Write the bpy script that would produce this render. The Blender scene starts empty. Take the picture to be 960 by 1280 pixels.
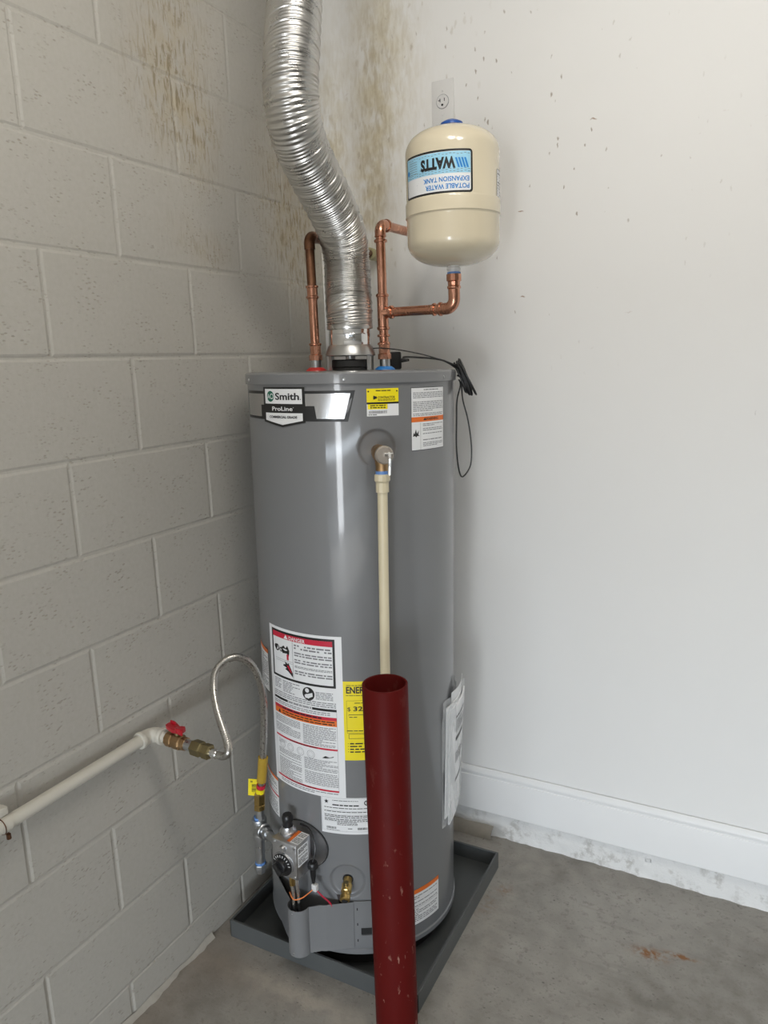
import bpy, bmesh, math, random
from mathutils import Vector, Matrix, noise
random.seed(7)
S = bpy.context.scene
COL = S.collection
PI = math.pi
R_ = math.radians

# ------------------------------------------------------------------ camera
cam_d = bpy.data.cameras.new('camera')
cam = bpy.data.objects.new('camera', cam_d)
COL.objects.link(cam)
F_PX, PITCH, YAW, ROLL = 926.51, 0.1994, 0.4904, -0.0347
cam_d.sensor_fit = 'VERTICAL'
cam_d.sensor_height = 36.0
cam_d.lens = F_PX / 1280.0 * 36.0
cam_d.clip_start = 0.02
fw = Vector((-math.sin(YAW) * math.cos(PITCH), math.cos(YAW) * math.cos(PITCH), -math.sin(PITCH)))
r0 = Vector((math.cos(YAW), math.sin(YAW), 0))
u0 = r0.cross(fw)
rt = r0 * math.cos(ROLL) + u0 * math.sin(ROLL)
up = -r0 * math.sin(ROLL) + u0 * math.cos(ROLL)
M = Matrix((rt, up, -fw)).transposed().to_4x4()
M.translation = Vector((1.2491, -2.0009, 1.4854))
cam.matrix_world = M
S.camera = cam

# ------------------------------------------------------------------ light
S.view_settings.view_transform = 'Standard'
S.view_settings.look = 'None'
S.view_settings.gamma = 1.0
S.view_settings.use_curve_mapping = False
S.view_settings.exposure = 0.0

W = bpy.data.worlds.new('world'); S.world = W
W.use_nodes = True
W.node_tree.nodes['Background'].inputs[0].default_value = (0.75, 0.85, 1.0, 1)
W.node_tree.nodes['Background'].inputs[1].default_value = 0.25

def area(name, loc, target, sx, sy, power, color):
    d = bpy.data.lights.new(name, 'AREA'); d.shape = 'RECTANGLE'; d.size = sx; d.size_y = sy
    d.energy = power; d.color = color
    o = bpy.data.objects.new(name, d); COL.objects.link(o); o.location = loc
    o.rotation_euler = (Vector(target) - Vector(loc)).to_track_quat('-Z', 'Y').to_euler()
    return o
DOOR_Y = -5.7
DOOR_X0, DOOR_X1, DOOR_H = .45, 5.4, .84      # half raised garage door behind the viewer
# daylight over the driveway, coming in under the half raised garage door
area('driveway_daylight', (3.4, -10.0, 1.75), (3.0, 0, 0.9), 8.8, 3.1, 1500, (0.80, 0.90, 1.0))
# lamp added at floor level to brighten the upper walls, standing for sunlit floor
area('upward_fill_lamp', (1.9, -4.4, .02), (1.9, -4.4, 3.0), 2.6, 1.5, 20, (1.0, 0.95, 0.88))
# narrow lamp added for the heater's bright streak, in place of a sunlit opening
area('heater_streak_lamp', (1.75, -5.58, .72), (1.6, 0, .72), .55, 1.4, 46, (0.92, 0.96, 1.0))
# bulbs of the garage ceiling fixture
def bulb(name, loc, power, color, size):
    d = bpy.data.lights.new(name, 'POINT'); d.energy = power; d.color = color; d.shadow_soft_size = size
    o = bpy.data.objects.new(name, d); COL.objects.link(o); o.location = loc; return o
for k, bx_ in enumerate((0.95, 1.40)):
    bulb('ceiling_bulb', (bx_, -1.3, 2.58), 14.0, (1.0, 0.965, 0.90), .14)

# ------------------------------------------------------------------ mesh tools
class MB:
    def __init__(self): self.v = []; self.f = []
    def vert(self, p): self.v.append(tuple(p)); return len(self.v) - 1
    def box(self, c, s, m=None, bev=0.0):
        x, y, z = [k / 2 for k in s]
        if bev <= 0:
            pts = [(-x,-y,-z),(x,-y,-z),(x,y,-z),(-x,y,-z),(-x,-y,z),(x,-y,z),(x,y,z),(-x,y,z)]
            fs = [(0,3,2,1),(4,5,6,7),(0,1,5,4),(1,2,6,5),(2,3,7,6),(3,0,4,7)]
        else:
            bm = bmesh.new(); bmesh.ops.create_cube(bm, size=1)
            for v in bm.verts: v.co = Vector((v.co.x*s[0], v.co.y*s[1], v.co.z*s[2]))
            bmesh.ops.bevel(bm, geom=list(bm.edges), offset=bev, segments=2, affect='EDGES', profile=0.5)
            bm.verts.index_update()
            pts = [tuple(v.co) for v in bm.verts]; fs = [tuple(v.index for v in f.verts) for f in bm.faces]; bm.free()
        b = len(self.v)
        for p in pts:
            p = Vector(p)
            if m is not None: p = m @ p
            self.v.append(tuple(p + Vector(c)))
        self.f += [tuple(b + i for i in f) for f in fs]
        return self
    def lathe(self, prof, o=(0,0,0), d=(0,0,1), n=32, a0=0, a1=2*PI):
        o = Vector(o); d = Vector(d).normalized()
        x = d.orthogonal().normalized()
        if abs(d.z) > .99: x = Vector((1,0,0))
        y = d.cross(x)
        full = abs(a1 - a0 - 2*PI) < 1e-6
        cols = n if full else n + 1
        rows = []
        for (r, h) in prof:
            if r < 1e-7: rows.append([self.vert(o + d*h)])
            else: rows.append([self.vert(o + d*h + (x*math.cos(a0+(a1-a0)*i/n) + y*math.sin(a0+(a1-a0)*i/n))*r) for i in range(cols)])
        for A, B in zip(rows, rows[1:]):
            for i in range(n):
                j = (i+1) % cols
                if len(A) == 1 and len(B) == 1: continue
                if len(A) == 1: self.f.append((A[0], B[j], B[i]))
                elif len(B) == 1: self.f.append((A[i], A[j], B[0]))
                else: self.f.append((A[i], A[j], B[j], B[i]))
        return self
    def cyl(self, p, q, r, n=20, r2=None, bev=0):
        p = Vector(p); q = Vector(q); L = (q-p).length; r2 = r if r2 is None else r2
        if bev: prof = [(0,0),(r-bev,0),(r,bev),(r2,L-bev),(r2-bev,L),(0,L)]
        else: prof = [(0,0),(r,0),(r2,L),(0,L)]
        return self.lathe(prof, p, q-p, n)
    def tube(self, pts, r, n=12, cap=True, rf=None):
        pts = [Vector(p) for p in pts]; N = len(pts); rings = []
        t0 = (pts[1]-pts[0]).normalized(); x = t0.orthogonal().normalized()
        for i, p in enumerate(pts):
            t = (pts[min(i+1,N-1)] - pts[max(i-1,0)]).normalized()
            x = (x - t*x.dot(t)).normalized(); y = t.cross(x)
            ring = []
            for k in range(n):
                a = 2*PI*k/n
                rr = rf(i, a) if rf else (r[i] if isinstance(r, (list, tuple)) else r)
                ring.append(self.vert(p + (x*math.cos(a) + y*math.sin(a))*rr))
            rings.append(ring)
        for A, B in zip(rings, rings[1:]):
            for k in range(n): self.f.append((A[k], A[(k+1)%n], B[(k+1)%n], B[k]))
        if cap:
            self.f.append(tuple(reversed(rings[0]))); self.f.append(tuple(rings[-1]))
        return self
    def prism(self, poly, fn, t):
        """closed outline poly of 2-D points, fn(u, v, w) -> 3-D, thickness t"""
        b = len(self.v); n = len(poly)
        for w in (0, t):
            for (u, v) in poly: self.v.append(tuple(fn(u, v, w)))
        self.f.append(tuple(b + i for i in reversed(range(n)))); self.f.append(tuple(b + n + i for i in range(n)))
        for i in range(n):
            j = (i+1) % n; self.f.append((b+i, b+j, b+n+j, b+n+i))
        return self
    def sheet(self, cols, t):
        """cols: list of columns of 3-D points (grid), solidified by thickness t along the grid normal"""
        nu = len(cols); nv = len(cols[0])
        P = [[Vector(p) for p in c] for c in cols]; b = len(self.v); idx = {}
        for s in (0, 1):
            for i in range(nu):
                for j in range(nv):
                    du = P[min(i+1,nu-1)][j] - P[max(i-1,0)][j]; dv = P[i][min(j+1,nv-1)] - P[i][max(j-1,0)]
                    nn = du.cross(dv); nn = nn.normalized() if nn.length > 0 else Vector((0,0,1))
                    idx[(s,i,j)] = self.vert(P[i][j] + nn*(t*s))
        for i in range(nu-1):
            for j in range(nv-1):
                self.f.append((idx[1,i,j], idx[1,i+1,j], idx[1,i+1,j+1], idx[1,i,j+1]))
                self.f.append((idx[0,i,j+1], idx[0,i+1,j+1], idx[0,i+1,j], idx[0,i,j]))
        for i in range(nu-1):
            self.f.append((idx[0,i,0], idx[0,i+1,0], idx[1,i+1,0], idx[1,i,0]))
            self.f.append((idx[1,i,nv-1], idx[1,i+1,nv-1], idx[0,i+1,nv-1], idx[0,i,nv-1]))
        for j in range(nv-1):
            self.f.append((idx[0,0,j+1], idx[0,0,j], idx[1,0,j], idx[1,0,j+1]))
            self.f.append((idx[0,nu-1,j], idx[0,nu-1,j+1], idx[1,nu-1,j+1], idx[1,nu-1,j]))
        return self

def mk_mesh(name, mb, mat, smooth=35):
    me = bpy.data.meshes.new(name); me.from_pydata(mb.v, [], mb.f); me.validate()
    if smooth:
        me.polygons.foreach_set('use_smooth', [True]*len(me.polygons))
        me.set_sharp_from_angle(angle=R_(smooth))
    if mat: me.materials.append(mat)
    me.update(); return me
def obj(name, mb, mat, parent=None, smooth=35):
    o = bpy.data.objects.new(name, mk_mesh(name, mb, mat, smooth)); COL.objects.link(o)
    if parent: o.parent = parent
    return o
def tag(o, label=None, cat=None, group=None, kind=None):
    if label: o['label'] = label
    if cat: o['category'] = cat
    if group: o['group'] = group
    if kind: o['kind'] = kind
    return o
def thing(name, label, cat, loc=(0,0,0)):
    o = bpy.data.objects.new(name, None); COL.objects.link(o); o.location = loc; o.empty_display_size = .05
    return tag(o, label, cat)
def crom(P, k=8):
    P = [Vector(p) for p in P]; out = []
    for i in range(len(P)-1):
        a = P[max(i-1,0)]; b = P[i]; c = P[i+1]; d = P[min(i+2,len(P)-1)]
        for j in range(k):
            t = j/k
            out.append(.5*((2*b) + (c-a)*t + (2*a-5*b+4*c-d)*t*t + (3*b-a-3*c+d)*t**3))
    out.append(P[-1]); return out
def resample(P, step):
    L = [0]
    for a, b in zip(P, P[1:]): L.append(L[-1] + (b-a).length)
    n = int(L[-1]/step); out = []; j = 0
    for i in range(n+1):
        s = L[-1]*i/n
        while j < len(P)-2 and L[j+1] < s: j += 1
        t = (s-L[j])/max(1e-9, L[j+1]-L[j]); out.append(P[j].lerp(P[j+1], t))
    return out
def bend(p, c, q, r, k=8):
    """rounded corner p-c-q with radius r: list of points"""
    p, c, q = Vector(p), Vector(c), Vector(q); d1 = (p-c).normalized(); d2 = (q-c).normalized()
    a = d1.angle(d2); t = r/math.tan(a/2); A = c+d1*t; B = c+d2*t; out = []
    ctr = c + (d1+d2).normalized()*(r/math.sin(a/2))
    va = A-ctr; vb = B-ctr; ang = va.angle(vb); ax = va.cross(vb).normalized()
    for i in range(k+1): out.append(ctr + Matrix.Rotation(ang*i/k, 3, ax) @ va)
    return out

# ------------------------------------------------------------------ materials
class NT:
    def __init__(self, name):
        self.m = bpy.data.materials.new(name); self.m.use_nodes = True; self.t = self.m.node_tree
        self.b = self.t.nodes['Principled BSDF']
    def n(self, typ, **kw):
        x = self.t.nodes.new(typ)
        for k, v in kw.items(): setattr(x, k, v)
        return x
    def l(self, a, b): self.t.links.new(a, b)
    def set(self, sock, val):
        if hasattr(val, 'is_output'): self.l(val, sock)
        else: sock.default_value = val
    def math(self, op, a, b=None, clamp=False):
        x = self.n('ShaderNodeMath', operation=op); x.use_clamp = clamp
        self.set(x.inputs[0], a)
        if b is not None: self.set(x.inputs[1], b)
        return x.outputs[0]
    def mix(self, fac, a, b):
        x = self.n('ShaderNodeMix', data_type='RGBA'); self.set(x.inputs[0], fac)
        self.set(x.inputs[6], a if hasattr(a,'is_output') else (*a, 1)); self.set(x.inputs[7], b if hasattr(b,'is_output') else (*b, 1))
        return x.outputs[2]
    def pos(self): return self.n('ShaderNodeNewGeometry').outputs['Position']
    def objc(self): return self.n('ShaderNodeTexCoord').outputs['Object']
    def mapv(self, v, scale=(1,1,1), rot=(0,0,0), loc=(0,0,0)):
        x = self.n('ShaderNodeMapping'); self.l(v, x.inputs[0]); x.inputs['Scale'].default_value = scale
        x.inputs['Rotation'].default_value = rot; x.inputs['Location'].default_value = loc
        return x.outputs[0]
    def noise(self, v, scale, det=3, rough=.55, dist=0):
        x = self.n('ShaderNodeTexNoise'); self.l(v, x.inputs['Vector']); x.inputs['Scale'].default_value = scale
        x.inputs['Detail'].default_value = det; x.inputs['Roughness'].default_value = rough; x.inputs['Distortion'].default_value = dist
        return x.outputs[0]
    def voro(self, v, scale, rnd=1):
        x = self.n('ShaderNodeTexVoronoi'); self.l(v, x.inputs['Vector']); x.inputs['Scale'].default_value = scale
        x.inputs['Randomness'].default_value = rnd
        return x
    def warp(self, v, scale, amt):
        x = self.n('ShaderNodeTexNoise'); self.l(v, x.inputs['Vector']); x.inputs['Scale'].default_value = scale; x.inputs['Detail'].default_value = 2
        a = self.n('ShaderNodeVectorMath', operation='SUBTRACT'); self.l(x.outputs['Color'], a.inputs[0]); a.inputs[1].default_value = (.5, .5, .5)
        b = self.n('ShaderNodeVectorMath', operation='SCALE'); self.l(a.outputs[0], b.inputs[0]); b.inputs['Scale'].default_value = amt
        c = self.n('ShaderNodeVectorMath', operation='ADD'); self.l(v, c.inputs[0]); self.l(b.outputs[0], c.inputs[1])
        return c.outputs[0]
    def ramp(self, v, a, b, ca=0.0, cb=1.0):
        x = self.n('ShaderNodeMapRange'); x.clamp = True
        self.l(v, x.inputs[0]); x.inputs[1].default_value = a; x.inputs[2].default_value = b
        x.inputs[3].default_value = ca; x.inputs[4].default_value = cb
        return x.outputs[0]
    def bump(self, h, st=.3, dist=.002, prev=None):
        x = self.n('ShaderNodeBump'); self.l(h, x.inputs['Height']); x.inputs['Strength'].default_value = st
        x.inputs['Distance'].default_value = dist
        if prev: self.l(prev, x.inputs['Normal'])
        return x.outputs[0]
    def gauss(self, ca, cb, items):
        """sum of 2-D bumps over two coordinate sockets: (a0, sa, b0, sb, amplitude)"""
        tot = None
        for (a0, sa, b0, sb, k) in items:
            da = self.math('DIVIDE', self.math('SUBTRACT', ca, a0), sa); db = self.math('DIVIDE', self.math('SUBTRACT', cb, b0), sb)
            q = self.math('ADD', self.math('MULTIPLY', da, da), self.math('MULTIPLY', db, db))
            g = self.math('MULTIPLY', self.math('POWER', 2.718, self.math('MULTIPLY', q, -1.0)), k)
            tot = g if tot is None else self.math('ADD', tot, g)
        return tot
    def out(self, col=None, rough=None, metal=None, normal=None, **kw):
        if col is not None: self.set(self.b.inputs['Base Color'], col if hasattr(col,'is_output') else (*col, 1))
        if rough is not None: self.set(self.b.inputs['Roughness'], rough)
        if metal is not None: self.set(self.b.inputs['Metallic'], metal)
        if normal is not None: self.l(normal, self.b.inputs['Normal'])
        for k, v in kw.items(): self.set(self.b.inputs[k], v)
        return self.m

def srgb(r, g, b):
    f = lambda c: (c/255/12.92) if c/255 <= .04045 else ((c/255+.055)/1.055)**2.4
    return (f(r), f(g), f(b))
def simple(name, col, rough=.5, metal=0, var=.06, nscale=60, bump=.0, **kw):
    t = NT(name); v = t.objc(); nz = t.noise(v, nscale, 3)
    c = t.mix(nz, tuple(k*(1-var) for k in col), tuple(min(1, k*(1+var)) for k in col))
    nrm = t.bump(nz, bump, .001) if bump else None
    return t.out(c, t.ramp(nz, .2, .8, max(0, rough-.05), min(1, rough+.05)), metal, nrm, **{k.replace('_', ' '): v for k, v in kw.items()})

def mat_block():
    t = NT('painted_block'); p = t.pos(); sep = t.n('ShaderNodeSeparateXYZ'); t.l(p, sep.inputs[0]); Y, Z = sep.outputs[1], sep.outputs[2]
    big = t.noise(p, 2.2, 3); fine = t.noise(p, 95, 4, .6)
    col = t.mix(big, (.40, .381, .340), (.45, .430, .386))
    col = t.mix(t.ramp(fine, .35, .7, 0, .25), col, (.53, .515, .485))
    vo = t.voro(t.mapv(p, (1, .7, 1.5)), 105); pit = t.math('MULTIPLY', t.ramp(vo.outputs['Distance'], .16, .34, 1, 0), t.ramp(t.noise(p, 15, 3), .47, .60))
    col = t.mix(t.math('MULTIPLY', pit, .55), col, (.30, .26, .21))
    reg = t.gauss(Y, Z, [(-.62, .10, 2.10, .13, .95), (-.52, .07, 2.02, .10, .75), (-.57, .10, 2.28, .14, .6), (-.515, .07, 1.765, .04, .6), (-.62, .06, 1.80, .05, .25),
                         (-.17, .10, 1.86, .10, 1.0), (-.12, .10, 1.74, .10, .6), (-.2, .12, 2.0, .12, .6), (-.06, .07, 2.1, .3, .4)])
    streak = t.noise(t.mapv(p, (1, 1, .22), (R_(-12), 0, 0)), 120, 4, .62, .5)
    stain = t.math('MULTIPLY', reg, t.ramp(streak, .50, .63), True)
    soft = t.math('MULTIPLY', t.math('MULTIPLY', reg, t.ramp(t.noise(p, 22, 3), .3, .62)), .50, True)
    col = t.mix(soft, col, (.40, .325, .20))
    col = t.mix(t.math('MULTIPLY', stain, .75, True), col, (.21, .16, .08))
    h = t.math('SUBTRACT', t.math('MULTIPLY', fine, .5), pit)
    return t.out(col, .62, 0, t.bump(h, .5, .0018))
def mat_drywall():
    t = NT('painted_drywall'); p = t.pos(); sep = t.n('ShaderNodeSeparateXYZ'); t.l(p, sep.inputs[0]); X, Z = sep.outputs[0], sep.outputs[2]
    big = t.noise(p, 1.6, 3); fine = t.noise(p, 160, 3)
    col = t.mix(big, (.775, .765, .745), (.815, .81, .795))
    reg = t.gauss(X, Z, [(.185, .055, 2.06, .22, 1.0), (.21, .08, 2.38, .25, .75), (.165, .045, 1.90, .14, .8), (.26, .09, 2.20, .25, .45), (.05, .055, 2.1, .25, .9), (.03, .05, 1.9, .2, .8)])
    streak = t.noise(t.mapv(p, (1, 1, .26), (0, R_(6), 0)), 75, 4, .62, .4)
    st = t.math('MULTIPLY', reg, t.ramp(streak, .42, .64), True)
    col = t.mix(t.math('MULTIPLY', t.math('MULTIPLY', reg, t.ramp(t.noise(p, 16, 3), .32, .6)), .6, True), col, (.63, .56, .39))
    col = t.mix(t.math('MULTIPLY', st, .5, True), col, (.45, .37, .22))
    # flicked brown specks round the tank
    def specks(scale, stretch, rot, lo, hi, sel, reg2, k, c):
        nonlocal col
        vo = t.voro(t.mapv(t.warp(p, 70, .012), stretch, (0, rot, 0)), scale); d = t.ramp(vo.outputs['Distance'], lo, hi, 1, 0)
        sc = t.n('ShaderNodeSeparateColor'); t.l(vo.outputs['Color'], sc.inputs[0])
        m = t.math('MULTIPLY', t.math('MULTIPLY', d, t.math('GREATER_THAN', sc.outputs[0], sel)), reg2, True)
        col = t.mix(t.math('MULTIPLY', m, k), col, c)
    near = t.gauss(X, Z, [(.30, .17, 2.25, .32, 1.0), (.2, .13, 1.95, .25, .8)])
    wide = t.gauss(X, Z, [(.62, .28, 2.0, .28, 1.0), (.45, .3, 2.3, .25, .6), (.85, .25, 1.9, .2, .7), (.6, .25, 1.68, .16, .7)])
    all_ = t.gauss(X, Z, [(1.0, .8, 1.2, .9, 1.0)])
    specks(46, (1, 1, .42), R_(8), .12, .24, .35, near, .5, (.40, .33, .22))
    specks(33, (1.3, 1, .5), R_(40), .05, .12, .25, wide, .8, (.30, .25, .19))
    specks(17, (.42, 1, 1.5), R_(-12), .03, .07, .35, wide, .9, (.30, .18, .11))
    specks(11, (1.5, 1, .4), R_(40), .015, .04, .8, all_, .5, (.45, .43, .41))
    return t.out(col, .55, 0, t.bump(fine, .12, .0008))
def mat_floor():
    t = NT('concrete'); p = t.pos(); sep = t.n('ShaderNodeSeparateXYZ'); t.l(p, sep.inputs[0]); X, Y = sep.outputs[0], sep.outputs[1]
    a = t.noise(p, 3.0, 5, .6, .4); b = t.noise(p, 24, 5, .65); c = t.noise(p, 150, 3)
    col = t.mix(t.ramp(a, .3, .7), (.175, .162, .142), (.36, .345, .315))
    col = t.mix(t.ramp(b, .40, .66, 0, .6), col, (.40, .38, .35)); col = t.mix(t.ramp(t.noise(p, 48, 4, .7), .52, .66, 0, .5), col, (.15, .135, .12))
    vo = t.voro(t.mapv(t.warp(p, 90, .012), (1, 1.6, 1), (0, 0, R_(30))), 62); sp = t.n('ShaderNodeSeparateColor'); t.l(vo.outputs['Color'], sp.inputs[0])
    pits = t.math('MULTIPLY', t.math('MULTIPLY', t.ramp(vo.outputs['Distance'], .06, .26, 1, 0), t.ramp(t.noise(p, 7, 2), .42, .6)), t.ramp(sp.outputs[0], .25, .8))
    col = t.mix(t.math('MULTIPLY', pits, .8), col, (.09, .08, .07))
    sw = t.noise(t.mapv(p, (1, 7, 1), (0, 0, R_(35))), 5, 3); col = t.mix(t.ramp(sw, .58, .75, 0, .35), col, (.17, .155, .135))
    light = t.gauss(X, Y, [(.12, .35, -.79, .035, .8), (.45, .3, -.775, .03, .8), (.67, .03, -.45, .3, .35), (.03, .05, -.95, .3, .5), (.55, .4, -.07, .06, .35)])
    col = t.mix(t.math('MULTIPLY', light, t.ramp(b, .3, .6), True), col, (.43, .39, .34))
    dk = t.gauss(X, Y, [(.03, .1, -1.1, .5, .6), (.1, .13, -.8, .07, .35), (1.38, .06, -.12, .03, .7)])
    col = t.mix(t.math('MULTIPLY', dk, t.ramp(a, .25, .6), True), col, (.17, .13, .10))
    rust = t.math('MULTIPLY', t.gauss(X, Y, [(1.05, .035, -.285, .018, 1.2), (1.12, .03, -.262, .008, 1.3), (.645, .02, -.22, .02, .5), (.62, .03, -.3, .05, .25)]), t.ramp(t.noise(p, 60, 3), .40, .58), True)
    col = t.mix(rust, col, (.24, .105, .035))
    h = t.math('SUBTRACT', t.math('ADD', t.math('MULTIPLY', c, .4), b), pits)
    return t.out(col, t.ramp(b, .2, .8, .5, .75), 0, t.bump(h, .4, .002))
def mat_curb():
    t = NT('rough_white_concrete'); p = t.pos(); sep = t.n('ShaderNodeSeparateXYZ'); t.l(p, sep.inputs[0])
    b = t.noise(p, 45, 5, .7); g = t.noise(p, 14, 4, .6, .5)
    dirt = t.math('MULTIPLY', t.ramp(g, .48, .62), t.ramp(b, .44, .58))
    near = t.ramp(sep.outputs[0], .35, .62, .55, 0)
    col = t.mix(t.math('MULTIPLY', dirt, .55), (.72, .715, .70), (.33, .31, .28))
    col = t.mix(t.math('MULTIPLY', near, t.ramp(g, .35, .55), True), col, (.42, .40, .36))
    return t.out(col, .75, 0, t.bump(b, .8, .004))
def mat_bollard():
    t = NT('red_primer_steel'); p = t.objc(); sep = t.n('ShaderNodeSeparateXYZ'); t.l(p, sep.inputs[0]); Z = sep.outputs[2]
    a = t.noise(p, 9, 4); b = t.noise(t.mapv(p, (1, 1, .45)), 48, 4, .6)
    col = t.mix(a, (.080, .0055, .005), (.10, .0078, .0065))
    low = t.ramp(Z, .30, .72, 1.0, 0.0)
    sc = t.math('MULTIPLY', t.ramp(b, .62, .68), t.math('ADD', t.math('MULTIPLY', low, .8), .05))
    col = t.mix(sc, col, (.36, .19, .15))
    vo = t.voro(t.mapv(p, (1, 1, .7)), 19); s2 = t.n('ShaderNodeSeparateColor'); t.l(vo.outputs['Color'], s2.inputs[0])
    chip = t.math('MULTIPLY', t.ramp(vo.outputs['Distance'], .075, .12, 1, 0), t.math('GREATER_THAN', s2.outputs[0], .5))
    col = t.mix(t.math('MULTIPLY', chip, .8), col, (.035, .022, .018))
    return t.out(col, t.ramp(b, .3, .7, .42, .55), 0, t.bump(b, .08, .001), **{'Specular IOR Level': .08})
def mat_jacket():
    t = NT('grey_enamel'); p = t.objc(); a = t.noise(p, 3, 3); f = t.noise(p, 420, 2)
    col = t.mix(a, (.172, .175, .180), (.190, .193, .198))
    return t.out(col, t.ramp(a, .3, .7, .30, .34), 0, t.bump(f, .02, .0004), **{'Coat Weight': .6, 'Coat Roughness': .07, 'Specular IOR Level': .3})
def mat_copper(name, c1, c2, rough):
    t = NT(name); p = t.objc(); a = t.noise(p, 26, 4, .6); b = t.noise(t.mapv(p, (1, 1, .2)), 90, 3)
    col = t.mix(t.ramp(a, .3, .7), c1, c2)
    return t.out(col, t.ramp(b, .3, .7, rough-.07, rough+.1), 1.0, t.bump(b, .02, .0004))
def mat_metal(name, col, rough, sc=50, bump=.05):
    t = NT(name); p = t.objc(); a = t.noise(p, sc, 4)
    c = t.mix(a, tuple(k*.85 for k in col), tuple(min(1, k*1.1) for k in col))
    return t.out(c, t.ramp(a, .3, .7, max(.03, rough-.06), rough+.08), 1.0, t.bump(a, bump, .0008))
def mat_film():
    t = NT('clear_film'); t.out((.9, .92, .93), .12, 0); t.b.inputs['Alpha'].default_value = .28
    t.b.inputs['Specular IOR Level'].default_value = .6
    return t.m
MT = dict(
    block=mat_block(), drywall=mat_drywall(), floor=mat_floor(), curb=mat_curb(), bollard=mat_bollard(), jacket=mat_jacket(),
    ceiling=simple('ceiling_paint', (.74, .72, .69), .7, 0, .02, 8), trim=simple('white_trim_paint', (.80, .80, .795), .38, 0, .015, 12),
    copper=mat_copper('copper', (.50, .235, .15), (.64, .335, .23), .22), old_copper=mat_copper('tarnished_copper', (.13, .062, .035), (.26, .13, .075), .40),
    duct=mat_metal('aluminium_duct', (.56, .55, .53), .30, 30, .0), chrome=mat_metal('polished_steel', (.78, .78, .78), .08, 20, .01),
    galv=mat_metal('galvanised', (.52, .53, .54), .33, 70), hoodm=mat_metal('hood_steel', (.48, .48, .47), .35, 40), cast=mat_metal('cast_aluminium', (.55, .55, .56), .38, 160, .12),
    pan=simple('grey_pan_metal', (.105, .112, .112), .34, .25, .1, 12), brass=mat_metal('brass', (.55, .38, .14), .3, 60), dullbrass=mat_metal('weathered_brass', (.28, .23, .12), .42, 60),
    bronze=mat_metal('bronze', (.42, .27, .14), .42, 80), braid=mat_metal('braided_steel', (.50, .485, .455), .30, 160, .03),
    tank=simple('cream_enamel', (.66, .585, .435), .2, 0, .02, 5, Coat_Weight=.6, Coat_Roughness=.06),
    cpvc=simple('cream_cpvc', (.67, .59, .41), .36, 0, .05, 30), pipepaint=simple('cream_pipe_paint', (.56, .535, .47), .4, 0, .06, 30, .1),
    black=simple('black_plastic', (.012, .012, .013), .35, 0, .1), rubber=simple('black_rubber', (.02, .02, .02), .6, 0, .1), cord=simple('black_cord', (.014, .014, .015), .4, 0, .1),
    white=simple('white_plastic', (.70, .69, .68), .3, 0, .02), blue=simple('blue_plastic', (.01, .075, .33), .35, 0, .06), bluel=simple('blue_gasket', (.03, .22, .62), .35, 0, .05),
    redg=simple('red_gasket', (.5, .03, .025), .4, 0, .06), redh=simple('red_handle', (.42, .008, .02), .3, 0, .06), tape=simple('blue_thread_tape', (.12, .25, .55), .5, 0, .2, 200),
    paper=simple('label_paper', (.78, .785, .79), .42, 0, .01), yellow=simple('yellow_label', (.85, .70, .01), .4, 0, .02), ink=simple('black_ink', (.012, .012, .012), .4, 0, .1),
    grey=simple('grey_ink', (.20, .20, .21), .5, 0, .08), redi=simple('red_ink', (.55, .015, .045), .4, 0, .03), orange=simple('orange_ink', (.78, .17, .02), .4, 0, .03),
    green=simple('green_ink', (.0, .12, .07), .4, 0, .03), silver=mat_metal('silver_foil', (.60, .60, .61), .22, 3, .0), sky=simple('light_blue_ink', (.32, .62, .80), .4, 0, .12, 90),
    blui=simple('blue_ink', (.01, .22, .60), .4, 0, .03), mustard=simple('mustard_sleeve', (.42, .27, .03), .4, 0, .08), hole=simple('dark_recess', (.01, .01, .01), .8, 0, .1),
    film=mat_film(), orangew=simple('orange_wire', (.75, .22, .06), .4), redw=simple('red_wire', (.5, .02, .05), .4), dark=simple('dark_chamber', (.035, .025, .022), .7), soil=simple('mortar_grey', (.40, .375, .33), .8, 0, .15, 60, .6))

# ------------------------------------------------------------------ setting
RX, RY, RZ = 6.2, 5.7, 2.7
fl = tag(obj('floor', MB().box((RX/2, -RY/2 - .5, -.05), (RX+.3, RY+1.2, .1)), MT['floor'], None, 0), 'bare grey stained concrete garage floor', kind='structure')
ce = tag(obj('ceiling', MB().box((RX/2, -RY/2, RZ+.05), (RX+.3, RY+.3, .1)), MT['ceiling'], None, 0), 'white painted garage ceiling', kind='structure')
wr = tag(obj('wall_right', MB().box((RX/2, .07, RZ/2+.043), (RX+.3, .14, RZ-.0856)), MT['drywall'], None, 0), 'white painted drywall wall with brown splash stains', kind='structure')
wo = tag(obj('wall_opposite', MB().box((RX+.07, -RY/2, RZ/2), (.14, RY, RZ)), MT['soil'], None, 0), 'far side wall of the garage', kind='structure')
wb = MB()
wb.box(((DOOR_X0-.05)/2, -RY, RZ/2), (DOOR_X0+.05, .14, RZ)); wb.box(((RX+DOOR_X1)/2, -RY, RZ/2), (RX-DOOR_X1, .14, RZ)); wb.box(((DOOR_X0+DOOR_X1)/2, -RY, (RZ+DOOR_H)/2), (DOOR_X1-DOOR_X0, .14, RZ-DOOR_H))
tag(obj('wall_back', wb, MT['drywall'], None, 0), 'white front wall of the garage round the open door', kind='structure')
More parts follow.
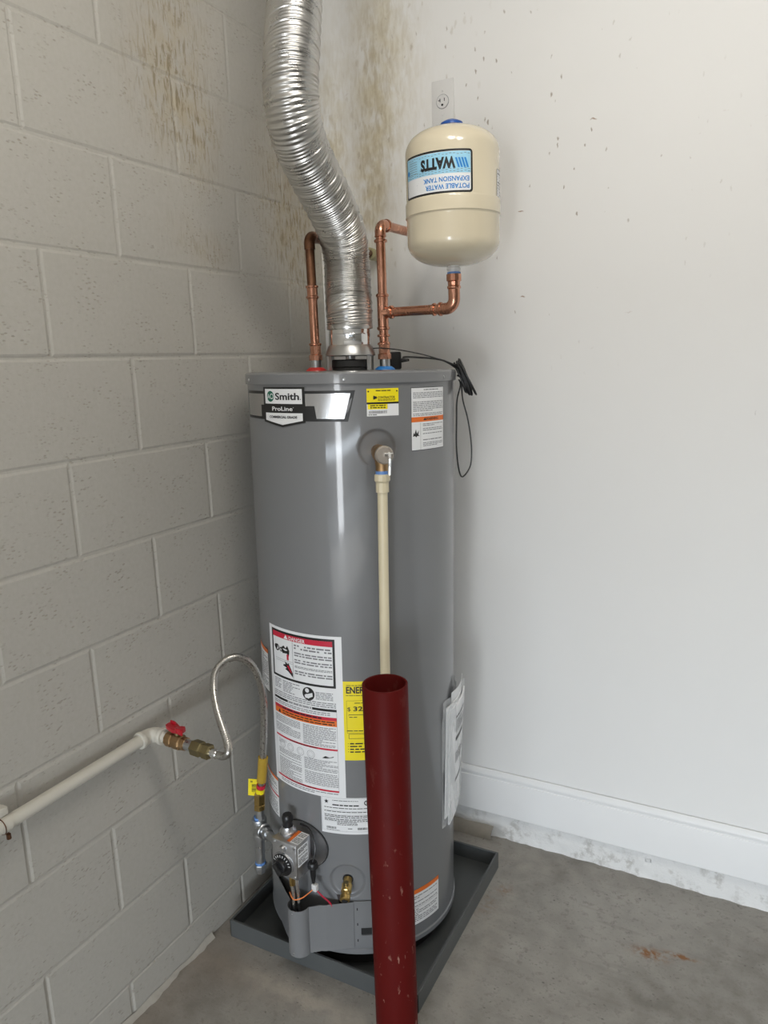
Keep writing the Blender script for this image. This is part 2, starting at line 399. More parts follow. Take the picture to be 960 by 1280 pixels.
# block wall: mortar bed set back behind the blocks, every visible block its own piece
wl = MB(); wl.box((-.1023, -1.25, RZ/2), (.2, 2.5, RZ)); wl.box((-.1, -4.1, RZ/2), (.2, 3.2, RZ))
wl = tag(obj('wall_left', wl, MT['block'], None, 0), 'cream painted concrete block wall with rusty brown streaks', kind='structure')
ZR = [0.0, .088, .281, .493, .720, .917, 1.112, 1.309, 1.5155, 1.7195, 1.9225, 2.126, 2.327, 2.53, 2.7]
J = .0040; blk_cache = {}
def block_mesh(L):
    key = round(L, 3)
    if key in blk_cache: return blk_cache[key]
    mb = MB(); l, h = (L-J)/2, .5; b = .0020; bz = .0052/.195; by = .0050; jz = J/.2/2
    y0, y1, z0, z1 = -l, l, -h+jz, h-jz
    o = [(-.05,y0,z0),(-.05,y1,z0),(-.05,y1,z1),(-.05,y0,z1)]; m = [(-b,y0,z0),(-b,y1,z0),(-b,y1,z1),(-b,y0,z1)]
    i = [(0,y0+by,z0+bz),(0,y1-by,z0+bz),(0,y1-by,z1-bz),(0,y0+by,z1-bz)]
    mb.v = o+m+i
    for A, B in ((0,4),(4,8)):
        for k in range(4): mb.f.append((A+k, A+(k+1)%4, B+(k+1)%4, B+k))
    mb.f.append((8,9,10,11)); mb.f.append((3,2,1,0))
    blk_cache[key] = mk_mesh('block', mb, MT['block'], 0); return blk_cache[key]
for ri in range(len(ZR)-1):
    k = ri - 8            # row index relative to the joint at eye height
    z0, z1 = ZR[ri], ZR[ri+1]
    off = -.190 if k % 2 == 0 else -.393
    off += -.005 if k >= 1 else (.010 if k <= -2 else 0)
    js = [0.0]; y = off
    while y > -2.5: js.append(y); y -= .4064
    js.append(-2.5)
    for a, b in zip(js, js[1:]):
        if a - b < .03: continue
        o = bpy.data.objects.new('block', block_mesh(a-b)); COL.objects.link(o); o.parent = wl
        o.location = (random.uniform(-.0008, .0006), (a+b)/2, (z0+z1)/2); o.scale = (1, 1, z1-z0)
        o.rotation_euler = (random.uniform(-.0012, .0012), 0, 0)
# mortar smear along the foot of the block wall
mb = MB(); cols = []
for i in range(70):
    y = -.72 - i*.016; n1 = noise.noise((y*9, 1, 0)); w = .012 + .016*n1 + .008*noise.noise((y*41, 2, 0)); h = .010 + .010*noise.noise((y*13, 5, 0))
    cols.append([(.001, y, max(.002, h)), (max(.003, w*.45), y, max(.0015, h*.4)), (max(.004, w), y, .0004)])
tag(obj('mortar_smear', mb.sheet(cols, .0008), MT['soil'], wl, 60), 'lumpy paint and mortar along the foot of the wall')
# concrete curb under the drywall
mb = MB(); cols = []
for i in range(231):
    x = i*.016; col = []
    for j in range(9):
        z = .0800*j/8; d = noise.noise((x*22, z*22, 3))*.005 + noise.noise((x*60, z*60, 8))*.004
        col.append((x, .005 + d - .005*(1-j/8), z))
    cols.append(list(reversed(col)))
cb = tag(obj('trim_2', mb.sheet([list(reversed(c)) for c in cols], .0), MT['curb'], None, 60), 'rough white painted concrete curb under the baseboard', kind='structure')
bk = MB().box((RX/2, .080, .0399), (RX, .13, .0798)); obj('curb_core', bk, MT['curb'], cb, 0)
mb = MB(); cols = []
for i in range(14):
    x = .30 + i*.018; d = .006*noise.noise((x*30, 0, 2))
    cols.append([(x, .004, .030+d), (x, -.014+d, .026+d), (x, -.024+d, .010), (x, -.026+d, .0005)])
obj('mortar_ledge', mb.sheet([list(reversed(c)) for c in cols], .001), MT['soil'], cb, 50)
# baseboard with a moulded top
prof = [(-.0024, .0862), (-.012, .0865), (-.0135, .0885), (-.0135, .200), (-.0125, .2035), (-.0105, .2045), (-.0105, .2085), (-.012, .2115), (-.0125, .2165), (-.011, .222), (-.0075, .2265), (-.006, .2305), (-.0045, .2322), (-.0024, .2322), (-.0024, .19)]
mb = MB(); b = []
for x in (.0, RX):
    b.append([mb.vert((x, y, z)) for y, z in prof])
n = len(prof)
for i in range(n-1): mb.f.append((b[0][i], b[1][i], b[1][i+1], b[0][i+1]))
mb.f.append(tuple(b[0])); mb.f.append(tuple(reversed(b[1])))
tag(obj('baseboard_right', mb, MT['trim'], None, 25), 'white wooden baseboard with moulded top edge on the drywall', kind='structure')

# ------------------------------------------------------------------ drain pan
PX0, PX1, PY0, PY1, PH = .047, .598, -.697, -.137, .050
pan = thing('drain_pan', 'square shallow grey metal drain pan under the water heater', 'drain pan', ((PX0+PX1)/2, (PY0+PY1)/2, 0))
cx_, cy_ = (PX0+PX1)/2, (PY0+PY1)/2; hx, hy = (PX1-PX0)/2, (PY1-PY0)/2
obj('pan_bottom', MB().box((0, 0, .0012), (2*hx-.001, 2*hy-.001, .0024)), MT['pan'], pan, 0)
def pan_wall(p, q, inn):
    mb = MB(); p = Vector(p); q = Vector(q); inn = Vector(inn); t = .0015; zz = Vector((0,0,1))
    pr = [(0,.0),(0,PH),(.0008,PH+.0006),(.006,PH-.0002),(.006,PH-.002),(t,PH-.0022),(t,.002)]
    A = [mb.vert(p + inn*a + zz*h) for a, h in pr]; B = [mb.vert(q + inn*a + zz*h) for a, h in pr]
    for i in range(len(pr)): j = (i+1) % len(pr); mb.f.append((A[i], B[i], B[j], A[j]))
    mb.f.append(tuple(reversed(A))); mb.f.append(tuple(B)); return mb
for p, q, inn in (((-hx,-hy,0),(hx,-hy,0),(0,1,0)), ((hx,-hy,0),(hx,hy,0),(-1,0,0)), ((hx,hy,0),(-hx,hy,0),(0,-1,0)), ((-hx,hy,0),(-hx,-hy,0),(1,0,0))):
    obj('pan_wall', pan_wall(p, q, inn), MT['pan'], pan, 0)
for sx, sy in ((-1,-1),(1,-1),(1,1),(-1,1)):
    obj('corner_fold', MB().box((sx*(hx-.02), sy*(hy-.0027), PH/2), (.034, .0016, PH-.006)), MT['pan'], pan, 0)

# ------------------------------------------------------------------ water heater (local frame: base centre, slight lean)
HX, HY = .304, -.427
N0 = -59.01            # azimuth of the heater's face towards the room
HR = .25; HTOP = 1.468
heater = thing('water_heater', 'tall grey cylindrical gas water heater standing in the drain pan', 'water heater', (HX, HY, 0))
heater.rotation_euler = (-.012, .012, 0)
HM = Matrix.Translation((HX, HY, 0)) @ heater.rotation_euler.to_matrix().to_4x4()
def hp(phi, r, z):
    a = R_(N0 + phi); return Vector((r*math.cos(a), r*math.sin(a), z))
def hw(phi, r, z): return HM @ hp(phi, r, z)
def hframe(phi, r, z):
    """matrix at a spot on the jacket: x = tangent (image right), y = up, z = outwards"""
    a = R_(N0 + phi); n = Vector((math.cos(a), math.sin(a), 0)); t = Vector((-math.sin(a), math.cos(a), 0))
    m = Matrix((t, Vector((0,0,1)), n)).transposed().to_4x4(); m.translation = hp(phi, r, z); return m
DISH = [(11.5, 1.303, .0435, .010), (-10.2, .2515, .046, .010)]
phis = []; a = -180.0
while a < 180: phis.append(a); a += .6 if -24 <= a <= 27 else 3
zs = [.0545]; z = .0545
while z < 1.443:
    z += .0022 if (1.250 <= z <= 1.356 or .196 <= z <= .307) else .03; zs.append(min(z, 1.443))
mb = MB(); rows = []
for z in zs:
    row = []
    for ph in phis:
        r = HR
        for dp, dz, dr, dd in DISH:
            du = R_(ph-dp)*HR; q = math.hypot(du, z-dz)/dr
            if q < 1: s = min(1, (1-q)/.16); r -= dd*(.62*s*s*(3-2*s) + .38*(1-q*q))
        row.append(mb.vert(hp(ph, r, z)))
    rows.append(row)
for A, B in zip(rows, rows[1:]):
    for i in range(len(phis)): j = (i+1) % len(phis); mb.f.append((A[i], A[j], B[j], B[i]))
obj('jacket', mb, MT['jacket'], heater, 40)
obj('top_cap', MB().lathe([(.0, 1.4695), (.246, 1.468), (.2525, 1.4665), (.2548, 1.463), (.2548, 1.4432), (.2538, 1.4415), (.2502, 1.4412)], n=160), MT['jacket'], heater, 30)
obj('bottom_rim', MB().lathe([(.2502, .066), (.2530, .063), (.2535, .052), (.2515, .0495), (.240, .0495), (.0, .0497)], n=128), MT['jacket'], heater, 30)
obj('base_ring', MB().lathe([(.222, .0496), (.225, .040), (.225, .0026), (.205, .0026), (.205, .0496)], n=72), MT['rubber'], heater, 30)
for ph, z in ((-4.3, 1.4515), (54.5, 1.4515), (-68, 1.4515), (115, 1.4515), (-130, 1.4515)):
    m = hframe(ph, .2547, z)
    obj('screw', MB().lathe([(.0, .0022), (.0022, .0018), (.0036, .0004), (.0036, -.001)], m.translation, m.col[2].xyz, 14), MT['galv'], heater)
for dp, dz, rr in ((12.6, 1.294, .0165), (-10.2, .2515, .013)):
    m = hframe(dp, HR - .0125, dz)
    obj('port_hole', MB().lathe([(.0, .0032), (rr, .0032), (rr, .001)], m.translation, m.col[2].xyz, 28), MT['hole'], heater)

# ---- labels printed on curved stickers
_txt = {}
def text_geo(s, offset=0.0):
    key = (s, offset)
    if key in _txt: return _txt[key]
    cu = bpy.data.curves.new('t', 'FONT'); cu.body = s; cu.size = 1; cu.resolution_u = 3; cu.offset = offset
    ob = bpy.data.objects.new('t', cu); COL.objects.link(ob)
    dg = bpy.context.evaluated_depsgraph_get(); me = bpy.data.meshes.new_from_object(ob.evaluated_get(dg))
    V = [(v.co.x, v.co.y) for v in me.vertices]; Fc = [tuple(p.vertices) for p in me.polygons]
    bpy.data.objects.remove(ob); bpy.data.curves.remove(cu); bpy.data.meshes.remove(me)
    if V:
        x0 = min(v[0] for v in V); x1 = max(v[0] for v in V)
    else: x0 = x1 = 0
    _txt[key] = (V, Fc, x0, x1); return _txt[key]
FINE = {'text_lines', 'fine_rules', 'lettering', 'barcode', 'dark_letters', 'white_letters', 'emblem', 'wave_lines', 'brand_letters', 'grade_letters', 'blue_letters', 'black_letters', 'heading_print'}
def islands(mb):
    par = list(range(len(mb.v)))
    def find(a):
        while par[a] != a: par[a] = par[par[a]]; a = par[a]
        return a
    key = {}
    for i, v in enumerate(mb.v):
        k = tuple(round(c*20000) for c in v)
        if k in key: par[find(i)] = find(key[k])
        else: key[k] = i
    for f in mb.f:
        for a in f[1:]: par[find(a)] = find(f[0])
    out = {}
    for f in mb.f:
        m, idx = out.setdefault(find(f[0]), (MB(), {})); g = []
        for a in f:
            if a not in idx: idx[a] = m.vert(mb.v[a])
            g.append(idx[a])
        m.f.append(tuple(g))
    return [m for m, _ in out.values()]
def put_prints(parts, mats, parent):
    for k, mb in parts.items():
        if k in FINE: tag(obj(k, mb, MT[mats[k]], parent, 60), kind='stuff')
        else:
            for m in islands(mb): obj(k, m, MT[mats[k]], parent, 60)
class Label:
    """sticker on a cylinder (R>0) or on a flat frame; u to the right, v down, metres"""
    def __init__(s, W, H, fn, flip=False): s.W, s.H, s.fn, s.flip = W, H, fn, flip; s.parts = {}; s.layer = {}
    def P(s, u, v, o):
        if s.flip: u, v = s.W-u, s.H-v
        return s.fn(u, v, o)
    def g(s, key):
        if key not in s.parts: s.parts[key] = MB()
        return s.parts[key]
    def rect(s, u0, v0, u1, v1, key, o=.0004, du=.008):
        mb = s.g(key); n = max(1, int(abs(u1-u0)/du)); b = []
        for i in range(n+1):
            u = u0+(u1-u0)*i/n; b.append((mb.vert(s.P(u, v1, o)), mb.vert(s.P(u, v0, o))))
        for A, B in zip(b, b[1:]): mb.f.append((A[0], B[0], B[1], A[1]))
    def rrect(s, u0, v0, u1, v1, r, key, o=.0004):
        mb = s.g(key); us = [u0+r*(1-math.cos(PI/2*i/6)) for i in range(7)]; us += [u0+r+(u1-u0-2*r)*i/16 for i in range(1, 16)] + [u1-r*(1-math.cos(PI/2*i/6)) for i in range(6, -1, -1)]
        b = []
        for u in us:
            e = min(u-u0, u1-u, r); c = r-math.sqrt(max(0, r*r-(r-e)**2)); b.append((mb.vert(s.P(u, v1-c, o)), mb.vert(s.P(u, v0+c, o))))
        for A, B in zip(b, b[1:]): mb.f.append((A[0], B[0], B[1], A[1]))
    def poly(s, pts, key, o=.0004):
        mb = s.g(key); mb.f.append(tuple(mb.vert(s.P(u, v, o)) for u, v in reversed(pts)))
    def disc(s, u, v, r, key, o=.0004, n=24, r2=0):
        mb = s.g(key)
        O = [mb.vert(s.P(u+r*math.cos(2*PI*i/n), v-r*math.sin(2*PI*i/n), o)) for i in range(n)]
        if r2:
            I = [mb.vert(s.P(u+r2*math.cos(2*PI*i/n), v-r2*math.sin(2*PI*i/n), o)) for i in range(n)]
            for i in range(n): j = (i+1) % n; mb.f.append((O[i], O[j], I[j], I[i]))
        else: mb.f.append(tuple(O))
    def frame(s, u0, v0, u1, v1, t, key, o=.0004):
        s.rect(u0, v0, u1, v0+t, key, o); s.rect(u0, v1-t, u1, v1, key, o); s.rect(u0, v0+t, u0+t, v1-t, key, o); s.rect(u1-t, v0+t, u1, v1-t, key, o)
    def text(s, st, u, v, h, key, w=None, align='l', bold=.0, o=.0007):
        """baseline at v, capital height h, optional forced width w"""
        V, Fc, x0, x1 = text_geo(st, bold); k = h/.70; kx = k if w is None else w/(x1-x0); L = (x1-x0)*kx
        us = u - (0 if align == 'l' else L/2 if align == 'c' else L); mb = s.g(key); b = len(mb.v)
        for x, y in V: mb.v.append(tuple(s.P(us+(x-x0)*kx, v-y*k, o)))
        mb.f += [tuple(b+i for i in f) for f in Fc]
    def lines(s, u0, v0, u1, v1, n, key='text_lines', t=.45, gap=.15, o=.0005, seed=0, short=.25):
        rnd = random.Random(seed+n); dv = (v1-v0)/n
        for i in range(n):
            end = u1 if rnd.random() > short else u0+(u1-u0)*rnd.uniform(.4, .85)
            if rnd.random() < gap*.6: continue
            u = u0; va = v0+dv*(i+.5-t/2); vb = v0+dv*(i+.5+t/2)
            while u < end-dv*.5:
                w = min(dv*rnd.uniform(.9, 3.6), end-u); s.rect(u, va, u+w, vb, key, o, .02); u += w+dv*.4
    def barcode(s, u0, v0, u1, v1, key='barcode', seed=1):
        rnd = random.Random(seed); u = u0
        while u < u1:
            w = rnd.choice((.0005, .0008, .0012)); s.rect(u, v0, min(u+w, u1), v1, key, .0005); u += w+rnd.choice((.0005, .0008))
    def build(s, name, parent, mats, base=None, label=None, outline=None):
        mb0 = MB(); s.parts_base = mb0; keep = s.parts; s.parts = {'base': mb0}
        if outline:
            s.poly(outline, 'base', .0003)
        else: s.rect(0, 0, s.W, s.H, 'base', .0003, .006)
        s.parts = keep
        o = obj(name, mb0, MT[base or 'paper'], parent, 60)
        if label: o['label'] = label
        put_prints(s.parts, mats, o)
        return o
def hcyl(phi0, ztop, R=HR):
    return lambda u, v, o: hp(phi0 + math.degrees(u/R), R+o, ztop-v)
deg = lambda d: R_(d)*HR

# brand badge on a silver and black band
phi0, zt = -74.5, 1.4365
L = Label(deg(76), .088, hcyl(phi0, zt)); U = lambda ph: deg(ph-phi0); V = lambda z: zt-z
def strip(pts_top, pts_bot, key, o):
    mb = L.g(key); n = 26; b = []
    for i in range(n+1):
        t = i/n; ut = pts_top[0]+(pts_top[2]-pts_top[0])*t; vt = pts_top[1]+(pts_top[3]-pts_top[1])*t
        ub = pts_bot[0]+(pts_bot[2]-pts_bot[0])*t; vb = pts_bot[1]+(pts_bot[3]-pts_bot[1])*t
        b.append((mb.vert(L.P(ub, vb, o)), mb.vert(L.P(ut, vt, o))))
    for A, B in zip(b, b[1:]): mb.f.append((A[0], B[0], B[1], A[1]))
strip((U(-74.5), V(1.4275), U(1), V(1.4285)), (U(-74.5), V(1.366), U(-2.8), V(1.3625)), 'band_border', .0003)
strip((U(-73.5), V(1.4215), U(-1.3), V(1.4225)), (U(-73.5), V(1.372), U(-4.6), V(1.3685)), 'silver_band', .0006)
strip((U(-55), V(1.3975), U(-19.5), V(1.396)), (U(-55), V(1.366), U(-18.3), V(1.3635)), 'name_bar', .0009)
def shield(u0_, u1_, v0_, v1_, tip, key, o):
    mb = L.g(key); n = 12; b = []
    for i in range(n+1):
        t = i/n; u = u0_+(u1_-u0_)*t; vb = v1_+(tip-v1_)*(1-abs(2*t-1)); b.append((mb.vert(L.P(u, vb, o)), mb.vert(L.P(u, v0_, o))))
    for A, B in zip(b, b[1:]): mb.f.append((A[0], B[0], B[1], A[1]))
shield(U(-52.3), U(-24.4), V(1.4365), V(1.3605), V(1.3495), 'badge_border', .0012)
shield(U(-50.6), U(-25.8), V(1.4325), V(1.4005), V(1.4005), 'badge_face', .0015)
shield(U(-50.6), U(-25.8), V(1.3805), V(1.3645), V(1.3545), 'badge_face', .0015)
L.disc(U(-46.2), V(1.4165), .0118, 'green_disc', .0018, 28)
L.text('A', U(-46.2)-.0104, V(1.4115), .0102, 'white_letters', .0086, bold=.015, o=.0023)
L.disc(U(-46.2)+.0048, V(1.4165), .0060, 'white_letters', .0023, 24, .0042)
L.text('Smith', U(-42.6), V(1.4095), .0145, 'brand_letters', deg(15.2), bold=.026, o=.0019)
L.disc(U(-26.7), V(1.4103), .0011, 'brand_letters', .0019, 10)
L.text('ProLine', U(-38.3), V(1.3855), .0088, 'white_letters', deg(13.6), 'c', .018, o=.0019)
L.disc(U(-31.0), V(1.3925), .0009, 'white_letters', .0019, 10, .0005)
L.text('COMMERCIAL GRADE', U(-38.2), V(1.3693), .0050, 'grade_letters', deg(18.5), 'c', .04, o=.0019)
o = obj('brand_badge', L.parts.pop('band_border'), MT['ink'], heater, 60); o['label'] = 'black and silver brand badge'
put_prints(L.parts, dict(silver_band='silver', name_bar='ink', badge_border='ink', badge_face='paper', green_disc='green', white_letters='paper', brand_letters='ink', grade_letters='ink'), o)

# yellow contractor sticker
L = Label(deg(16.5), .0585, hcyl(6.5, 1.4310)); w, h = L.W, L.H
L.rect(0, 0, w, .029, 'yellow_field'); L.rect(.002, .033, w*.64, .044, 'yellow_field'); L.rect(0, .029, w, .033, 'black_stripe', .0006)
L.lines(w*.28, .003, w*.74, .010, 2, 'text_lines', .6, seed=3, short=0); L.text('CONTRACTOR', w*.34, .0215, .0050, 'lettering', w*.54, bold=.015)
L.lines(w*.34, .0225, w*.9, .0265, 2, 'text_lines', .5, seed=4, short=0)
L.poly([(w*.2, .015), (w*.2, .0235), (w*.31, .021), (w*.31, .017)], 'lettering', .0007); L.disc(w*.055, .006, .0018, 'lettering'); L.disc(w*.945, .006, .0018, 'lettering')
L.lines(w*.1, .034, w*.58, .0425, 2, 'text_lines', .5, seed=5, short=0); L.barcode(w*.06, .047, w*.62, .053); L.lines(w*.05, .054, w*.3, .057, 1, 'text_lines', .5, seed=1)
L.build('contractor_sticker', heater, dict(yellow_field='yellow', black_stripe='ink', text_lines='ink', lettering='ink', barcode='grey'), label='small yellow and white sticker')

# instruction label with orange warning band, upper right
L = Label(deg(25.6), .1385, hcyl(30.2, 1.4305)); w, h = L.W, L.H
L.frame(0, 0, w, h, .0012, 'border'); L.rect(.0012, .0645, w-.0012, .0755, 'orange_band')
L.lines(w*.33, .004, w*.8, .007, 1, 'text_lines', .7, seed=8, short=0); L.lines(w*.05, .010, w*.97, .024, 4, seed=2); L.lines(w*.05, .030, w*.97, .053, 6, seed=6); L.lines(w*.05, .056, w*.95, .063, 2, seed=7)
L.text('WARNING', w*.58, .0725, .0055, 'lettering', w*.40, 'c', .02); L.poly([(w*.31, .0725), (w*.40, .0725), (w*.355, .0668)], 'lettering', .0007)
L.rect(w*.235, .0775, w*.24, h-.001, 'border', .0005)
L.lines(w*.3, .079, w*.95, .086, 2, seed=11); L.lines(w*.3, .089, w*.95, .104, 4, seed=12); L.lines(w*.3, .109, w*.95, .118, 2, seed=13); L.lines(w*.3, .121, w*.95, .131, 3, seed=14)
L.poly([(w*.04, .107), (w*.06, .098), (w*.08, .102), (w*.115, .091), (w*.14, .101), (w*.19, .094), (w*.175, .103), (w*.21, .107), (w*.15, .106), (w*.125, .109), (w*.09, .106)], 'lettering', .0006)
L.build('warning_label', heater, dict(border='ink', orange_band='orange', text_lines='grey', lettering='ink'), label='white instruction label with orange warning band')

# large instruction sheet, lower front
L = Label(deg(49.2), .405, hcyl(-58.6, .8775)); w, h = L.W, L.H
x0, x1 = w*.055, w*.925
L.frame(x0, .007, x1, .126, .0055, 'black_frame'); L.rect(x0+.0055, .0125, x1-.0055, .0255, 'red_band', .0005)
L.text('DANGER', w*.36, .0238, .0085, 'white_letters', w*.22, bold=.02, o=.0009); L.poly([(w*.28, .0238), (w*.345, .0238), (w*.312, .0135)], 'white_letters', .0009)
L.rect(w*.405, .0265, w*.41, .119, 'fine_rules', .0005)
for k, (va, vb) in enumerate(((.030, .044), (.049, .061), (.066, .078), (.083, .089), (.094, .106))): L.lines(w*.43, va, w*.89, vb, 2, 'text_lines', .55, seed=20+k)
# faucet pictogram and scalded hand
L.disc(w*.155, .052, .0085, 'pictogram', .0006, 16, .005); L.disc(w*.135, .050, .006, 'pictogram', .0006, 14)
L.poly([(w*.22, .050), (w*.27, .042), (w*.30, .048), (w*.33, .040), (w*.36, .052), (w*.35, .066), (w*.32, .060), (w*.25, .062)], 'pictogram', .0006)
L.disc(w*.225, .054, .006, 'pictogram', .0006, 14, .003); L.rect(w*.315, .062, w*.345, .076, 'red_band', .0006)
L.poly([(w*.26, .089), (w*.29, .088), (w*.28, .080), (w*.32, .086), (w*.34, .083), (w*.40, .106), (w*.40, .116), (w*.33, .104), (w*.28, .100), (w*.31, .096), (w*.25, .093)], 'pictogram', .0006)
L.poly([(w*.31, .090), (w*.34, .089), (w*.39, .106), (w*.36, .103)], 'red_band', .0008)
L.rect(w*.12, .078, w*.40, .0787, 'fine_rules', .0005); L.rect(w*.13, .0825, w*.40, .0832, 'fine_rules', .0005)
L.lines(w*.08, .130, w*.20, .160, 7, seed=30, short=.4); L.lines(w*.23, .130, w*.50, .160, 7, seed=31, short=.5)
L.disc(w*.60, .147, .0165, 'pictogram', .0005, 28); L.disc(w*.585, .139, .0055, 'white_letters', .0008, 16); L.poly([(w*.55, .151), (w*.60, .147), (w*.65, .143), (w*.655, .152), (w*.60, .158), (w*.56, .158)], 'white_letters', .0008)
L.lines(w*.69, .138, w*.89, .158, 5, seed=32); L.lines(w*.06, .162, w*.92, .176, 3, seed=33, short=.05)
L.rect(x0, .1785, x1, .1845, 'black_frame'); L.rect(w*.30, .1790, w*.64, .1840, 'white_patch', .0006); L.lines(w*.31, .1790, w*.63, .1840, 1, 'text_lines', .6, o=.0008, seed=34, short=0, gap=0)
L.lines(w*.06, .187, w*.85, .196, 2, seed=35); L.rect(x0, .199, x1, .207, 'red_band'); L.rect(x0, .207, x1, .2215, 'orange_band')
L.lines(w*.2, .200, w*.75, .206, 1, 'dark_letters', .6, o=.0007, seed=36, short=0, gap=0); L.lines(w*.2, .208, w*.9, .220, 2, 'dark_letters', .45, o=.0007, seed=37, short=0, gap=0); L.poly([(w*.12, .219), (w*.17, .219), (w*.145, .210)], 'dark_letters', .0007)
L.lines(w*.065, .225, w*.47, .270, 12, seed=38); L.lines(w*.51, .225, w*.91, .276, 14, seed=39); L.rect(x0, .2785, x1, .2830, 'red_band')
L.lines(w*.3, .279, w*.7, .2827, 1, 'dark_letters', .5, o=.0007, seed=40, gap=0, short=0)
for k, uu in enumerate((.17, .31, .46, .60)): L.disc(w*uu, .3005, .0105, 'fine_rules', .0005, 22, .0097); L.disc(w*uu, .3005, .0065, 'fine_rules', .0005, 18, .0060)
L.lines(w*.10, .288, w*.25, .300, 4, 'text_lines', .3, seed=41); L.poly([(w*.74, .304), (w*.78, .298), (w*.83, .301), (w*.88, .297), (w*.87, .300), (w*.80, .304)], 'pictogram', .0006)
L.lines(w*.1, .312, w*.47, .385, 21, seed=42); L.lines(w*.51, .310, w*.92, .378, 20, seed=43); L.rect(x0, .3855, x1, .3900, 'red_band')
L.lines(w*.25, .386, w*.65, .3897, 1, 'dark_letters', .5, o=.0007, seed=44, gap=0, short=0); L.lines(w*.12, .392, w*.92, .401, 2, seed=45)
L.rect(x0, .1845, x0+.0006, .3855, 'fine_rules'); L.rect(x1-.0006, .1845, x1, .3855, 'fine_rules')
L.build('instruction_sheet', heater, dict(black_frame='ink', red_band='redi', white_letters='paper', fine_rules='grey', text_lines='grey', pictogram='ink', white_patch='paper', orange_band='orange', dark_letters='ink'), label='large white instruction sheet with red, orange and black bands')

# two side labels near the left edge
L = Label(deg(24), .115, hcyl(-86, .805)); w, h = L.W, L.H
L.frame(0, 0, w, h, .0025, 'border'); L.rect(.0025, .0025, w-.0025, .013, 'orange_band'); L.lines(w*.35, .018, w*.93, .105, 16, seed=50); L.poly([(w*.08,.04),(w*.16,.025),(w*.24,.04),(w*.2,.05),(w*.12,.05)], 'pictogram')
L.build('side_label', heater, dict(border='ink', orange_band='orange', text_lines='grey', pictogram='ink'), label='white side label with black border and orange top')
L = Label(deg(24), .108, hcyl(-81.5, .468)); w, h = L.W, L.H
L.rect(0, .0, w, .007, 'orange_band'); L.rect(0, .048, w, .053, 'red_band'); L.lines(w*.08, .012, w*.93, .045, 7, seed=52); L.lines(w*.08, .058, w*.93, .104, 9, seed=53)
L.build('side_label', heater, dict(orange_band='orange', red_band='redi', text_lines='grey'), label='lower white side label with red line')

# yellow energy guide, half behind the red post
L = Label(.130, .197, hcyl(-9.4, .7700)); w, h = L.W, L.H
L.lines(w*.06, .008, w*.4, .0115, 1, seed=60, short=0); L.text('ENERGYGUIDE', w*.055, .0285, .0155, 'lettering', w*.90, bold=.03); L.lines(w*.05, .033, w*.9, .042, 3, seed=61)
L.frame(w*.055, .047, w*.95, .128, .0006, 'fine_rules'); L.lines(w*.2, .051, w*.8, .055, 1, seed=62, short=0, gap=0)
L.text('$', w*.07, .0725, .0095, 'lettering', .0075, bold=.0); L.text('32', w*.175, .0725, .0110, 'lettering', .022, bold=.02)
L.rect(w*.09, .0815, w*.9, .0828, 'fine_rules'); L.rect(w*.09, .0815, w*.094, .086, 'fine_rules'); L.rect(w*.896, .0815, w*.9, .086, 'fine_rules'); L.lines(w*.1, .086, w*.24, .090, 1, seed=63)
L.lines(w*.05, .120, w*.6, .1245, 1, seed=64, gap=0, short=0); L.frame(w*.08, .130, w*.92, .1420, .0010, 'fine_rules')
for k in range(4): L.disc(w*.07, .1545+.0068*k, .0009, 'lettering', .0006, 8)
L.lines(w*.10, .151, w*.9, .179, 4, seed=65); L.lines(w*.4, .185, w*.75, .190, 1, seed=66, gap=0, short=0)
L.build('energy_label', heater, dict(text_lines='ink', lettering='ink', fine_rules='ink'), 'yellow', label='bright yellow energy label')

# rating plate
L = Label(.130, .096, hcyl(-23.8, .4755)); w, h = L.W, L.H
L.frame(.002, .002, w-.002, h-.007, .0004, 'fine_rules')
st = []
for i in range(10): rr = .0062 if i % 2 == 0 else .0026; st.append((w*.105+rr*math.sin(PI*i/5), .013-rr*math.cos(PI*i/5)))
L.poly(st, 'emblem', .0006); L.disc(w*.86, .0135, .0068, 'emblem', .0005, 22, .0045); L.rect(w*.845, .010, w*.92, .0125, 'emblem', .0006); L.rect(w*.845, .0145, w*.92, .017, 'emblem', .0006)
L.lines(w*.22, .007, w*.72, .010, 1, seed=70, short=0, gap=0); L.lines(w*.22, .018, w*.72, .0225, 1, seed=71, short=0, gap=0, t=.7)
for k in range(4): L.lines(w*.06, .026+.0098*k, w*.94, .034+.0098*k, 2, seed=72+k, short=.1); L.rect(w*.05, .0348+.0098*k, w*.95, .0351+.0098*k, 'fine_rules')
L.lines(w*.3, .064, w*.68, .073, 3, seed=78); L.barcode(w*.09, .078, w*.28, .084, seed=4); L.barcode(w*.68, .078, w*.86, .084, seed=5); L.lines(w*.5, .079, w*.58, .083, 1, seed=79, gap=0); L.lines(w*.09, .0855, w*.35, .088, 1, seed=80)
L.build('rating_plate', heater, dict(fine_rules='grey', emblem='ink', text_lines='ink', barcode='ink'), label='small white rating plate')

# small orange-topped label, lower right
L = Label(deg(31), .100, hcyl(18.0, .1955, HR)); w, h = L.W, L.H
L.frame(0, 0, w, h, .0008, 'border'); L.rect(.0008, .0008, w-.0008, .0125, 'orange_band'); L.lines(w*.06, .018, w*.94, .050, 6, seed=82); L.lines(w*.06, .055, w*.94, .092, 7, seed=83); L.rect(w*.03, .052, w*.97, .0526, 'border')
L.build('warning_label', heater, dict(border='ink', orange_band='orange', text_lines='grey'), label='small white label with orange top near the bottom rim')

